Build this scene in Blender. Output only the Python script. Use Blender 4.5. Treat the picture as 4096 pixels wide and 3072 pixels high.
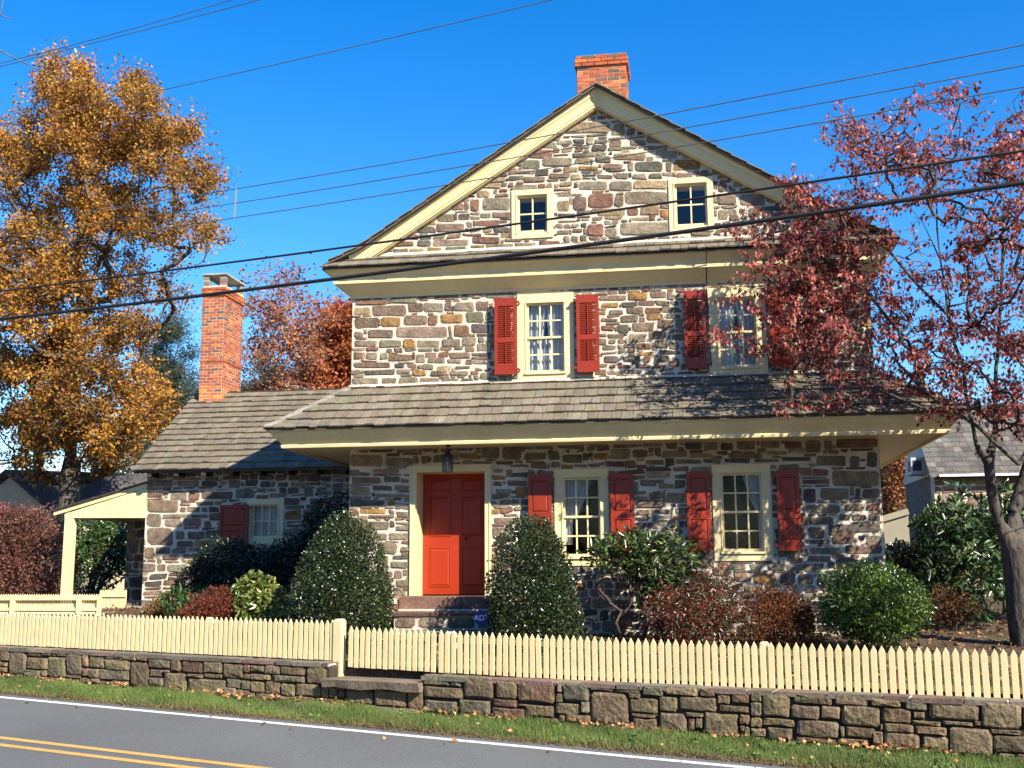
import bpy, math, random
import numpy as np
from mathutils import Vector, Matrix
random.seed(7); rng = np.random.default_rng(7)
sc = bpy.context.scene
for o in list(bpy.data.objects): bpy.data.objects.remove(o)
COL = sc.collection
# ------------------------------------------------------------------ camera
CF, PIT, ROL, YAW = 4439.07, 0.16148, -0.0058343, 0.1578685
cy_, sy_ = math.cos(YAW), math.sin(YAW)
CW = np.array([-sy_*math.cos(PIT), cy_*math.cos(PIT), math.sin(PIT)])
r0_ = np.array([cy_, sy_, 0.]); u0_ = np.cross(r0_, CW)
CR = math.cos(ROL)*r0_ + math.sin(ROL)*u0_
CU = -math.sin(ROL)*r0_ + math.cos(ROL)*u0_
CC = np.array([5.8072, -18.5318, 1.95])
cam = bpy.data.cameras.new('camera'); camo = bpy.data.objects.new('camera', cam); COL.objects.link(camo)
cam.sensor_width = 36; cam.lens = CF/4096*36; cam.clip_start = .1; cam.clip_end = 2000
camo.matrix_world = Matrix(((CR[0], CU[0], -CW[0], CC[0]), (CR[1], CU[1], -CW[1], CC[1]), (CR[2], CU[2], -CW[2], CC[2]), (0, 0, 0, 1)))
sc.camera = camo
# ------------------------------------------------------------------ sky, sun, exposure
SUN_AZ, SUN_EL = math.radians(48.5), math.radians(35)
sx, sy = math.sin(SUN_AZ), -math.cos(SUN_AZ)
w = bpy.data.worlds.new('World'); sc.world = w; w.use_nodes = True
nt = w.node_tree; nt.nodes.clear()
sky = nt.nodes.new('ShaderNodeTexSky'); sky.sky_type = 'NISHITA'; sky.sun_disc = False
sky.sun_elevation = SUN_EL; sky.sun_rotation = math.atan2(sx, sy); sky.air_density = 1.0; sky.dust_density = 0.15; sky.ozone_density = 3.0
hs = nt.nodes.new('ShaderNodeHueSaturation'); hs.inputs['Saturation'].default_value = 1.42; hs.inputs['Hue'].default_value = .508
bg = nt.nodes.new('ShaderNodeBackground'); bg.inputs[1].default_value = 0.108
wo = nt.nodes.new('ShaderNodeOutputWorld')
nt.links.new(sky.outputs[0], hs.inputs['Color']); nt.links.new(hs.outputs[0], bg.inputs[0]); nt.links.new(bg.outputs[0], wo.inputs[0])
sl = bpy.data.lights.new('sun', 'SUN'); sl.energy = 5.0; sl.angle = math.radians(.5); sl.color = (1, .92, .78)
so = bpy.data.objects.new('sun', sl); COL.objects.link(so)
SD = Vector((sx*math.cos(SUN_EL), sy*math.cos(SUN_EL), math.sin(SUN_EL)))
so.rotation_euler = SD.to_track_quat('Z', 'Y').to_euler(); so.location = SD*60
sc.view_settings.view_transform = 'Standard'; sc.view_settings.look = 'None'; sc.view_settings.gamma = 1
sc.view_settings.exposure = 1.25
sc.render.engine = 'CYCLES'; sc.render.resolution_x = 1024; sc.render.resolution_y = 768
sc.cycles.max_bounces = 8; sc.cycles.transparent_max_bounces = 12

# ------------------------------------------------------------------ survey helpers (photo pixel -> point in the place)
def ray(x, y): return CW + (x-2048)/CF*CR - (y-1536)/CF*CU
def PY(x, y, Y): d = ray(x, y); return CC + d*(Y-CC[1])/d[1]
def PX(x, y, X): d = ray(x, y); return CC + d*(X-CC[0])/d[0]
def PD(x, y, Y): return PY(x*1.85172, y*1.85172, Y)
# line of the retaining wall: front face, u along it, n towards the house
WU = np.array([1, -.30, 0])/math.hypot(1, .3); WN = np.array([.30, 1, 0])/math.hypot(1, .3); WP = np.array([0, -2.93, 0])
def PW(x, y, t=0.):    # -> (s, z) on the plane t metres behind the wall's front
    d = ray(x, y); k = (WN@(WP+WN*t-CC))/(WN@d); p = CC+d*k; return float(WU@(p-WP)), float(p[2])
def WS(s, t, z): p = WP+WU*s+WN*t; return (p[0], p[1], z)
def zbase(X): return .055-.0205*max(-40, min(40, X))
def zgarden(X, Y):
    t = WN@(np.array([X, Y, 0])-WP)
    a = .5+.012*max(0, -X-1)
    yf = WP[1]-.3*X+.3
    if Y < 0: k = (Y-yf)/(max(.5, -yf)); k = max(0, min(1, k)); return a+(.82-a)*k
    return .82+min(Y, 4)*.07

# ------------------------------------------------------------------ object helpers
def tagit(o, label=None, cat=None, group=None, kind=None):
    if label: o['label'] = label
    if cat: o['category'] = cat
    if group: o['group'] = group
    if kind: o['kind'] = kind
    return o
def empty(name, loc=(0, 0, 0), **k):
    o = bpy.data.objects.new(name, None); COL.objects.link(o); o.location = loc; o.empty_display_size = .2
    return tagit(o, **k)
def npmesh(name, V, F, C, mat, parent=None, smooth=False, **k):
    V = np.asarray(V, np.float32); F = np.asarray(F, np.int32); n = F.shape[1]
    me = bpy.data.meshes.new(name)
    me.vertices.add(len(V)); me.vertices.foreach_set('co', V.ravel())
    me.loops.add(F.size); me.loops.foreach_set('vertex_index', F.ravel())
    me.polygons.add(len(F)); me.polygons.foreach_set('loop_start', np.arange(0, F.size, n, dtype=np.int32))
    me.polygons.foreach_set('loop_total', np.full(len(F), n, np.int32))
    if smooth: me.polygons.foreach_set('use_smooth', np.ones(len(F), bool))
    if C is not None:
        a = me.color_attributes.new('tint', 'FLOAT_COLOR', 'POINT')
        C = np.asarray(C, np.float32)
        if C.ndim == 1: C = np.tile(C, (len(V), 1))
        a.data.foreach_set('color', np.c_[C[:, :3], np.ones(len(V), np.float32)].astype(np.float32).ravel())
    me.update(); me.materials.append(mat)
    o = bpy.data.objects.new(name, me); COL.objects.link(o)
    if parent: o.parent = parent; o.matrix_parent_inverse = Matrix.Translation(-PWLD(parent))
    return tagit(o, **k)
def PWLD(o):
    v = Vector((0, 0, 0))
    while o: v += o.location + (o.matrix_parent_inverse.translation if o.parent else Vector((0, 0, 0))); o = o.parent
    return v
class MB:
    def __init__(s): s.v = []; s.f = []; s.c = []
    def add(s, V, F, col=(.5, .5, .5)):
        b = len(s.v); s.v += [tuple(map(float, p)) for p in V]; s.f += [tuple(i+b for i in f) for f in F]; s.c += [tuple(col)]*len(V); return s
    def box(s, x0, x1, y0, y1, z0, z1, col=(.5, .5, .5)):
        V = [(x0, y0, z0), (x1, y0, z0), (x1, y1, z0), (x0, y1, z0), (x0, y0, z1), (x1, y0, z1), (x1, y1, z1), (x0, y1, z1)]
        return s.add(V, [(0, 3, 2, 1), (4, 5, 6, 7), (0, 1, 5, 4), (1, 2, 6, 5), (2, 3, 7, 6), (3, 0, 4, 7)], col)
    def hexa(s, P, col=(.5, .5, .5)):   # 8 points: bottom ring, top ring
        return s.add(P, [(0, 3, 2, 1), (4, 5, 6, 7), (0, 1, 5, 4), (1, 2, 6, 5), (2, 3, 7, 6), (3, 0, 4, 7)], col)
    def bar(s, a, b, wd, up=(0, 0, 1), h=None, col=(.5, .5, .5)):
        a = np.array(a, float); b = np.array(b, float); d = (b-a)/np.linalg.norm(b-a); up = np.array(up, float)
        q = np.cross(d, up if abs(d@up) < .98 else np.array([1., 0, 0])); q = q/np.linalg.norm(q)*wd/2; u = np.cross(q, d); u = u/np.linalg.norm(u)*(h or wd)/2
        return s.hexa([a-q-u, a+q-u, b+q-u, b-q-u, a-q+u, a+q+u, b+q+u, b-q+u], col)
    def sweep(s, rings, closed=True, caps=True, col=(.5, .5, .5)):
        n = len(rings[0]); V = [p for r in rings for p in r]; F = []
        for i in range(len(rings)-1):
            for j in range(n if closed else n-1):
                k = (j+1) % n; F.append((i*n+j, i*n+k, (i+1)*n+k, (i+1)*n+j))
        if caps: F.append(tuple(range(n-1, -1, -1))); F.append(tuple((len(rings)-1)*n+j for j in range(n)))
        return s.add(V, F, col)
    def tube(s, pts, rad, n=8, col=(.5, .5, .5)):
        pts = [np.array(p, float) for p in pts]; rings = []
        for i, p in enumerate(pts):
            d = pts[min(i+1, len(pts)-1)]-pts[max(i-1, 0)]; d = d/np.linalg.norm(d)
            a = np.cross(d, (0, 0, 1) if abs(d[2]) < .9 else (1, 0, 0)); a /= np.linalg.norm(a); b = np.cross(d, a)
            r = rad[i] if hasattr(rad, '__len__') else rad
            rings.append([p+r*(a*math.cos(t)+b*math.sin(t)) for t in np.linspace(0, 2*math.pi, n, endpoint=False)])
        return s.sweep(rings, col=col)
    def lathe(s, c, prof, n=10, col=(.5, .5, .5)):
        return s.sweep([[(c[0]+r*math.cos(t), c[1]+r*math.sin(t), c[2]+z) for t in np.linspace(0, 2*math.pi, n, endpoint=False)] for r, z in prof], col=col)
    def build(s, name, mat, parent=None, smooth=False, **k):
        me = bpy.data.meshes.new(name); me.from_pydata(s.v, [], s.f)
        a = me.color_attributes.new('tint', 'FLOAT_COLOR', 'POINT')
        a.data.foreach_set('color', np.array([c+(1,) if len(c) == 3 else c for c in s.c], np.float32).ravel())
        if smooth: me.polygons.foreach_set('use_smooth', np.ones(len(me.polygons), bool))
        me.materials.append(mat); me.update()
        o = bpy.data.objects.new(name, me); COL.objects.link(o)
        if parent: o.parent = parent; o.matrix_parent_inverse = Matrix.Translation(-PWLD(parent))
        return tagit(o, **k)

# ------------------------------------------------------------------ materials
def mat(name, col=None, rough=.8, n1=(3, .25), n2=(40, .2), bump=(60, .3, .01), stretch=(1, 1, 1), trans=0., spec=.3, coat=0., metal=0, stain=None):
    m = bpy.data.materials.new(name); m.use_nodes = True; t = m.node_tree; N = t.nodes; L = t.links
    b = N['Principled BSDF']; b.inputs['Roughness'].default_value = rough; b.inputs['Specular IOR Level'].default_value = spec; b.inputs['Metallic'].default_value = metal
    if coat: b.inputs['Coat Weight'].default_value = coat; b.inputs['Coat Roughness'].default_value = .15
    if col is None:
        a = N.new('ShaderNodeAttribute'); a.attribute_name = 'tint'; src = a.outputs['Color']
    else:
        a = N.new('ShaderNodeRGB'); a.outputs[0].default_value = (*col, 1); src = a.outputs[0]
    tc = N.new('ShaderNodeTexCoord'); mp = N.new('ShaderNodeMapping'); mp.inputs['Scale'].default_value = stretch; L.new(tc.outputs['Object'], mp.inputs[0])
    def noise(sc_, det=4):
        n = N.new('ShaderNodeTexNoise'); n.inputs['Scale'].default_value = sc_; n.inputs['Detail'].default_value = det; L.new(mp.outputs[0], n.inputs['Vector']); return n
    for s_, amt in (n1, n2):
        if not amt: continue
        n = noise(s_); mr = N.new('ShaderNodeMapRange'); mr.inputs[1].default_value = .3; mr.inputs[2].default_value = .7
        mr.inputs[3].default_value = 1-amt; mr.inputs[4].default_value = 1+amt; L.new(n.outputs[0], mr.inputs[0])
        mx = N.new('ShaderNodeVectorMath'); mx.operation = 'SCALE'; L.new(src, mx.inputs[0]); L.new(mr.outputs[0], mx.inputs['Scale']); src = mx.outputs[0]
    if stain:
        sc2, thr, scol, amt = stain
        n = noise(sc2, 6); mr = N.new('ShaderNodeMapRange'); mr.inputs[1].default_value = thr; mr.inputs[2].default_value = thr+.12; mr.inputs[3].default_value = 0; mr.inputs[4].default_value = amt
        L.new(n.outputs[0], mr.inputs[0]); mx = N.new('ShaderNodeMix'); mx.data_type = 'RGBA'; L.new(mr.outputs[0], mx.inputs[0]); L.new(src, mx.inputs[6]); mx.inputs[7].default_value = (*scol, 1); src = mx.outputs[2]
    L.new(src, b.inputs['Base Color'])
    if bump:
        n = noise(bump[0], 6); bp = N.new('ShaderNodeBump'); bp.inputs['Strength'].default_value = bump[1]; bp.inputs['Distance'].default_value = bump[2]
        L.new(n.outputs[0], bp.inputs['Height']); L.new(bp.outputs[0], b.inputs['Normal'])
    if trans:
        tr = N.new('ShaderNodeBsdfTranslucent'); L.new(src, tr.inputs['Color']); ms = N.new('ShaderNodeMixShader'); ms.inputs[0].default_value = trans
        L.new(b.outputs[0], ms.inputs[1]); L.new(tr.outputs[0], ms.inputs[2]); L.new(ms.outputs[0], N['Material Output'].inputs[0])
    return m
M_stone = mat('fieldstone', rough=.9, n1=(6, .35), n2=(35, .3), bump=(22, .9, .02), stain=(5, .6, (.25, .17, .07), .35))
M_dry = mat('wall_fieldstone', rough=.95, n1=(5, .3), n2=(45, .35), bump=(18, 1, .03), stain=(4, .56, (.09, .105, .035), .6))
M_mortar = mat('lime_mortar', col=(.52, .46, .36), rough=.95, n1=(2.5, .2), n2=(25, .2), bump=(30, .8, .012))
M_dmortar = mat('joint_earth', col=(.04, .032, .024), rough=1, n1=(3, .3), bump=(30, .8, .02))
M_cream = mat('cream_paint', col=(.67, .545, .29), rough=.5, n1=(1.5, .07), n2=(20, .05), bump=(60, .2, .004), spec=.35, stain=(5, .64, (.36, .29, .17), .35))
M_red = mat('red_paint', col=(.235, .024, .008), rough=.4, n1=(2, .08), n2=(30, .05), bump=(70, .12, .003), spec=.4)
M_door = mat('door_red_paint', col=(.31, .028, .007), rough=.4, n1=(2, .07), n2=(30, .05), bump=(70, .1, .003), spec=.35)
M_shing = mat('weathered_shingle', rough=.9, n1=(2, .2), n2=(30, .3), bump=(35, .9, .012), stretch=(3.2, .4, .4), stain=(1.0, .62, (.07, .085, .04), .3))
M_brick = mat('brick', rough=.9, n1=(8, .2), n2=(60, .2), bump=(50, .6, .006))
M_bmort = mat('brick_mortar', col=(.42, .32, .24), rough=.95)
M_asph = mat('asphalt', col=(.118, .120, .116), rough=.85, n1=(.35, .13), n2=(60, .34), bump=(90, .9, .01))
M_white = mat('road_paint', col=(.70, .70, .68), rough=.7, n1=(3, .08), n2=(60, .15), bump=(110, .6, .005), stain=(28, .58, (.2, .2, .19), .7))
M_yel = mat('road_paint_yellow', col=(.52, .31, .085), rough=.7, n1=(3, .1), n2=(60, .2), bump=(110, .6, .005), stain=(28, .56, (.18, .16, .11), .7))
M_soil = mat('soil', col=(.075, .05, .028), rough=1, n1=(1.2, .4), n2=(25, .5), bump=(30, 1, .03), stain=(.8, .56, (.055, .065, .02), .45))
M_verge = mat('verge_soil', col=(.10, .085, .04), rough=1, n1=(2, .3), n2=(40, .4), bump=(40, 1, .02))
M_grass = mat('grass_blade', rough=.7, n1=(1, .15), n2=(1, 0), bump=None, trans=.35)
M_leaf = mat('leaf', rough=.55, n1=(.6, .12), n2=(1, 0), bump=None, trans=.38, spec=.3)
M_gloss = mat('glossy_leaf', rough=.26, n1=(2, .15), n2=(1, 0), bump=None, trans=.12, spec=.6)
M_litter = mat('dry_leaf', rough=.8, n1=(3, .15), n2=(1, 0), bump=None, trans=.2)
M_bark = mat('bark', rough=.95, n1=(2, .35), n2=(18, .45), bump=(14, 1, .04), stretch=(1, 1, .35))
M_flag = mat('flagstone', rough=.9, n1=(3, .25), n2=(30, .3), bump=(20, .6, .015))
M_iron = mat('black_iron', col=(.02, .02, .02), rough=.5, bump=None)
M_cable = mat('cable_rubber', col=(.018, .018, .02), rough=.6, bump=None)
M_wire = mat('bare_wire', col=(.11, .12, .12), rough=.5, bump=None, metal=.3)
M_cloth = mat('curtain', col=(.74, .76, .78), rough=.9, n1=(12, .1), n2=(50, .1), bump=(40, .4, .01), trans=.3)
M_slab = mat('concrete', col=(.30, .29, .26), rough=.9)
M_slate = mat('slate_roof', rough=.85, n1=(2, .2), n2=(20, .25), bump=(20, .5, .01))
M_sign = mat('blue_sign', col=(.01, .04, .22), rough=.4, bump=None)
M_text = mat('white_sign', col=(.75, .76, .8), rough=.5, bump=None)
M_plain = mat('painted', rough=.6, n1=(2, .08), n2=(20, .05), bump=None)
M_dark = mat('dark_interior', col=(.05, .04, .03), rough=1, bump=None)
def glass():
    m = bpy.data.materials.new('window_glass'); m.use_nodes = True; t = m.node_tree; t.nodes.clear(); L = t.links
    o = t.nodes.new('ShaderNodeOutputMaterial'); mx = t.nodes.new('ShaderNodeMixShader'); lw = t.nodes.new('ShaderNodeLayerWeight'); lw.inputs[0].default_value = .5
    pw = t.nodes.new('ShaderNodeMath'); pw.operation = 'POWER'; pw.inputs[1].default_value = 4.; L.new(lw.outputs['Facing'], pw.inputs[0])
    ma = t.nodes.new('ShaderNodeMath'); ma.operation = 'MULTIPLY_ADD'; ma.inputs[1].default_value = .8; ma.inputs[2].default_value = .03; L.new(pw.outputs[0], ma.inputs[0])
    tr = t.nodes.new('ShaderNodeBsdfTransparent'); tr.inputs[0].default_value = (.86, .88, .89, 1); gl = t.nodes.new('ShaderNodeBsdfGlossy'); gl.inputs['Roughness'].default_value = .02
    n = t.nodes.new('ShaderNodeTexNoise'); n.inputs['Scale'].default_value = 6; bp = t.nodes.new('ShaderNodeBump'); bp.inputs['Strength'].default_value = .15; bp.inputs['Distance'].default_value = .01
    L.new(n.outputs[0], bp.inputs['Height']); L.new(bp.outputs[0], gl.inputs['Normal'])
    L.new(ma.outputs[0], mx.inputs[0]); L.new(tr.outputs[0], mx.inputs[1]); L.new(gl.outputs[0], mx.inputs[2]); L.new(mx.outputs[0], o.inputs[0]); return m
M_glass = glass()

# ------------------------------------------------------------------ stones
TR = {
 'u': (1000, 1000, 1.8433, [(768,420,892,480),(900,402,1155,488),(1162,392,1278,462),(1283,385,1425,460),(1432,382,1492,455),(1508,380,1655,455),(1668,372,1762,450),(768,495,950,582),(970,497,1115,572),(1130,482,1303,558),(1312,478,1388,556),(1402,470,1578,540),(1592,450,1725,540),(1735,455,1775,525),(768,602,840,648),(865,590,1062,650),(1075,565,1455,652),(1465,555,1490,640),(1500,550,1620,642),(1632,545,1775,615),(762,668,938,718),(955,662,1118,722),(1128,655,1225,725),(1232,662,1402,722),(1415,655,1550,710),(1562,640,1672,705),(1685,636,1735,690),(762,752,820,808),(855,755,942,808),(960,755,1020,810),(1022,768,1200,820),(1222,768,1290,830),(1310,795,1445,838),(1455,800,1565,840),(1640,812,1762,842),(762,828,1040,865),(1060,838,1140,870),(1160,835,1235,873),(1270,840,1358,882),(1378,852,1490,892),(1510,848,1625,880),(762,878,805,920),(840,882,1070,925),(1085,878,1185,918),(1200,888,1305,928),(1330,892,1450,928),(1475,892,1610,928),(1625,890,1690,920),(755,940,955,1000),(970,940,1085,985),(1098,935,1240,990),(1250,942,1395,988),(1405,945,1545,988),(1562,945,1650,978),(775,372,1015,405),(1040,352,1230,390),(1245,348,1320,375),(1358,335,1540,367),(1560,335,1618,368),(1640,328,1712,360),(1735,312,1955,355),(1005,318,1170,340),(1205,300,1395,330),(1420,302,1492,318),(1515,290,1660,315),(1690,285,1795,308),(1825,275,1905,300)]),
 'm': (1900, 1100, 2.011, [(1002,160,1215,205),(1228,140,1390,202),(1405,130,1545,185),(1015,222,1155,262),(1185,218,1290,258),(1312,205,1445,250),(1005,280,1060,325),(1075,275,1200,320),(1222,258,1365,312),(1012,345,1160,378),(1170,322,1320,382),(1375,310,1520,362),(1010,402,1125,450),(1145,400,1238,470),(1260,380,1440,455),(1465,352,1600,430),(1608,350,1668,415),(1060,470,1200,515),(1230,470,1370,545),(1390,450,1530,520),(1190,550,1300,590),(1300,545,1420,600),(1445,520,1560,590),(1030,645,1160,705),(1185,655,1335,705),(1350,650,1420,705),(1445,640,1560,700),(1145,720,1260,755),(1290,718,1415,755),(1440,718,1530,752),(1550,690,1650,745),(1060,765,1200,805),(1230,765,1345,800),(1375,765,1480,800)]),
 'g': (1200, 200, 1.8433, [(1950,530,2293,615),(1815,680,1895,725),(1890,668,2008,695),(2015,655,2100,692),(1690,735,1865,795),(1640,815,1765,880),(1780,790,2008,862),(2022,795,2145,845),(1530,885,1735,920),(1400,940,1520,980),(1540,930,1610,968),(1652,935,1805,975),(1835,912,1998,945),(1575,990,1755,1030),(1350,988,1485,1020),(1298,1038,1398,1095),(1348,1090,1552,1185),(1255,1100,1322,1190),(1115,1130,1212,1188),(1005,1205,1140,1268),(1162,1205,1255,1252),(1328,1200,1405,1240),(1418,1190,1555,1240),(1005,1275,1215,1342),(1228,1265,1278,1305),(1295,1255,1470,1300),(870,1295,988,1350),(1350,1302,1415,1350),(1425,1302,1555,1345),(1220,1352,1340,1372),(780,1362,882,1398),(700,1410,842,1450),(862,1400,965,1448),(980,1395,1248,1445),(1265,1375,1480,1425),(1505,1385,1640,1415),(690,1465,795,1500),(805,1462,918,1500),(930,1455,1048,1490),(1070,1450,1235,1485),(1250,1435,1360,1465),(1370,1430,1570,1465),(1585,1420,1740,1450),(1757,1405,1925,1445),(1900,1060,2090,1082),(1900,1110,1985,1195),(2012,1085,2118,1185),(1900,1200,2040,1240),(1900,1255,2040,1275),(1902,1325,1985,1365),(2010,1310,2090,1350)]),
 'h': (2300, 100, 1.58, [(85,1065,240,1155),(250,1075,310,1152),(312,1055,590,1135),(365,982,590,1040),(218,985,358,1048),(20,988,205,1045),(140,1160,320,1205),(330,1158,405,1206),(412,1140,538,1200),(285,1245,595,1325),(75,1255,185,1335),(192,1278,270,1335),(372,862,552,930),(570,860,615,930),(620,850,800,920),(238,808,450,855),(130,825,225,872),(505,795,650,845),(430,762,590,790),(345,722,448,762),(215,725,300,770),(240,625,320,660),(145,705,205,720),(175,880,305,912),(20,890,150,920),(645,935,748,978),(762,935,865,972),(465,935,550,975),(360,940,455,978),(255,938,340,972),(145,945,240,972),(360,1212,468,1240),(1040,1065,1200,1140),(905,1000,965,1055),(900,1065,1020,1140),(1090,1150,1180,1220),(900,1165,970,1230)]),
 'l': (1800, 1750, 2.212, [(275,75,438,190),(455,72,632,202),(650,125,850,200),(865,115,968,202),(985,150,1172,228),(940,60,1188,105),(1215,50,1405,82),(1415,95,1598,198),(1618,110,1752,182),(1870,118,2098,180),(1700,48,1885,88),(1905,40,2012,105),(1268,132,1392,200),(885,215,980,272),(710,222,862,278),(1090,236,1212,265),(1225,225,1330,265),(1370,212,1540,260),(1725,190,1900,240),(1730,300,1955,360),(372,275,465,315),(372,330,495,372),(375,390,465,430),(395,448,542,500),(552,308,690,355),(495,375,685,432),(580,440,690,520),(750,65,885,112),(75,140,245,192),(405,210,570,240),(200,210,370,238),(1670,375,1830,435),(1840,405,1985,455),(1910,480,2078,585),(1648,555,1885,625),(385,600,560,635),(475,670,600,700),(385,710,655,762),(372,785,515,898),(380,910,500,945),(1990,615,2065,680),(1810,640,1960,680),(1840,730,1918,785),(1985,805,2065,870),(1645,635,1780,690)]),
 'd': (900, 1750, 2.212, [(1105,148,1392,265),(1415,180,1665,258),(1415,140,1552,170),(1590,130,1705,160),(1745,88,1840,132),(1270,90,1490,132),(1305,278,1545,315),(1110,350,1385,412),(1405,338,1545,402),(1555,362,1628,402),(1102,430,1290,520),(1310,420,1480,472),(1498,418,1632,470),(1330,490,1585,530),(1108,550,1415,610),(1440,555,1510,608),(1195,628,1425,675),(1265,682,1505,715),(1520,670,1635,708),(1110,738,1455,820),(1515,775,1630,828),(1305,840,1432,912),(1450,838,1630,912),(1340,930,1530,1030),(1555,960,1635,1020),(1475,1038,1632,1085),(1365,1045,1455,1130),(1465,1095,1625,1155),(1405,1178,1490,1235),(1495,1175,1572,1250),(1510,1262,1640,1325),(1460,1355,1600,1400)]),
 'r': (2600, 1750, 2.212, [(302,38,462,112),(472,30,598,122),(615,40,745,115),(765,22,940,112),(972,28,1155,92),(1192,28,1342,95),(1370,22,1522,142),(1540,20,1612,112),(1640,5,2015,95),(1910,118,2020,262),(1765,160,1860,262),(1475,155,1730,262),(1030,112,1220,158),(1612,285,2025,430),(1440,275,1580,345),(1405,225,1470,260),(1345,365,1600,420),(1350,450,1475,575),(1505,445,1765,550),(1810,440,1860,532),(1880,448,2030,545),(1380,588,1690,670),(1715,580,1895,658),(1905,580,2035,650),(1400,700,1632,770),(1665,672,1770,740),(1785,672,1925,735),(1935,672,2045,738),(1575,765,2045,842),(1605,865,1805,945),(1840,862,1900,920),(1910,862,2050,925),(1720,955,2060,1035),(1405,965,1700,1038),(1365,905,1590,942),(1210,1055,1380,1095),(1390,1048,1612,1100),(1640,1060,1835,1175),(1860,1048,1940,1150),(1970,1045,2065,1145),(1200,1115,1540,1175),(1040,1125,1185,1175),(1150,1195,1290,1305),(1310,1200,1445,1310),(905,1195,1120,1300),(740,1195,870,1285),(1465,1240,1580,1315),(835,1310,970,1370),(700,1120,850,1175),(880,1115,1005,1172),(100,124,330,178),(350,138,548,182),(690,140,1000,182),(220,192,460,230),(468,190,640,232),(655,188,890,228),(915,185,1145,222),(1165,172,1430,215)]),
 'w': (500, 1500, 2.212, [(200,925,425,990),(455,930,650,990),(678,940,820,985),(835,938,900,975),(912,925,1022,1005),(1058,928,1178,990),(1192,935,1290,1000),(1295,945,1330,990),(1345,948,1445,995),(1465,950,1628,990),(195,1028,340,1090),(350,1035,385,1095),(398,1040,550,1108),(560,1038,665,1108),(672,1030,960,1100),(975,1010,1145,1090),(192,1105,480,1212),(630,1115,785,1155),(792,1112,852,1155),(490,1125,580,1158),(488,1170,540,1212),(550,1162,668,1215),(680,1170,725,1212),(735,1165,838,1215),(330,1228,582,1260),(190,1225,320,1345),(355,1278,500,1345),(510,1265,682,1342),(190,1355,435,1515),(445,1380,530,1455),(550,1380,710,1445),(455,1465,605,1525),(182,1525,260,1630),(272,1525,402,1580),(270,1590,320,1630),(330,1590,475,1645),(700,1290,765,1350),(415,1540,540,1582),(1402,1085,1550,1155),(1155,1058,1270,1095),(1275,1045,1435,1082),(1165,1005,1225,1040),(1248,1005,1345,1040),(1585,1005,1670,1080),(1690,1018,1825,1065),(1630,1090,1760,1145),(1840,1018,1920,1080)])}
PAL = [((.165, .115, .088), 5), ((.185, .148, .110), 5), ((.155, .142, .102), 3), ((.25, .19, .115), 3), ((.25, .145, .06), 1.1), ((.095, .085, .076), 2.5), ((.165, .090, .066), 1.6), ((.22, .19, .145), 2)]
PDRY = [((.160, .125, .072), 6), ((.140, .112, .072), 4), ((.155, .100, .064), 1.5), ((.14, .13, .085), 2), ((.19, .14, .08), 2)]
SHC = None
def pick(pal, v=.18):
    c = random.choices([p[0] for p in pal], [p[1] for p in pal])[0]; k = random.uniform(1-v, 1+v)
    if pal is PAL: c = (c[0]*.94, c[1]*.9, c[2]*.82)
    if pal is PDRY: c = (c[0]*.9, c[1]*.85, c[2]*.85)
    if pal is SHC: c = tuple(x*.86 for x in c)
    return tuple(x*k*random.uniform(.95, 1.05) for x in c)
def outline(q, gap, rnd):
    """quad corners (2-D, ccw) -> rounded irregular outline, inset by gap; 10 points"""
    q = np.array(q, float); c = q.mean(0); out = []
    wv = np.linalg.norm(q[1]-q[0]); hv = np.linalg.norm(q[3]-q[0])
    for i in range(4):
        p = q[i]; a = q[i-1]-p; b = q[(i+1) % 4]-p; la, lb = np.linalg.norm(a)+1e-6, np.linalg.norm(b)+1e-6
        k = random.uniform(.55, 1.3)*rnd; ka = min(.42*la, k*min(la, lb)); kb = min(.42*lb, k*min(la, lb)*random.uniform(.8, 1.5))
        base = p+(a/la+b/lb)*gap
        out.append(base+a/la*ka); out.append(base+b/lb*kb)
        if i in (0, 2): out.append(base+b*random.uniform(.45, .55)+np.array([0, random.uniform(-.06, .06)*hv]))
    return np.array(out)
def clip(P, n, d):  # keep n.p <= d
    out = []; m = len(P)
    for i in range(m):
        a, b = P[i], P[(i+1) % m]; da, db = n@a-d, n@b-d
        if da <= 0: out.append(a)
        if da*db < 0: out.append(a+(b-a)*da/(da-db))
    return np.array(out)
def area(P):
    if len(P) < 3: return 0
    x, y = P[:, 0], P[:, 1]; return abs(np.dot(x, np.roll(y, -1))-np.dot(y, np.roll(x, -1)))/2
def stone_mesh(P, to3, proud, col, mb):
    n = len(P); c = P.mean(0); V = [to3(p[0], p[1], -.03) for p in P]
    V += [to3(*(c+(p-c)*.97), proud*random.uniform(.45, .75)) for p in P]
    V += [to3(*(c+(p-c)*random.uniform(.74, .86)), proud*random.uniform(.8, 1.15)) for p in P]
    V.append(to3(*(c+(P[random.randrange(n)]-c)*.2), proud*random.uniform(.9, 1.3)))
    F = []
    for i in range(n):
        j = (i+1) % n; F += [(i, j, n+j, n+i), (n+i, n+j, 2*n+j, 2*n+i), (2*n+i, 2*n+j, 3*n)]
    mb.add(V, F, col)
def warpf(seed):
    r = random.Random(seed); ph = [(r.uniform(.7, 3.2), r.uniform(.5, 3), r.uniform(0, 6.3), r.uniform(0, 6.3)) for _ in range(4)]
    def f(x, z):
        dx = sum(math.sin(a*z*2.2+b*x*.8+c) for a, b, c, d in ph)*.014; dz = sum(math.sin(a*x*1.1+b*z*.7+d) for a, b, c, d in ph)*.016
        return np.array([x+dx, z+dz])
    return f
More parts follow.
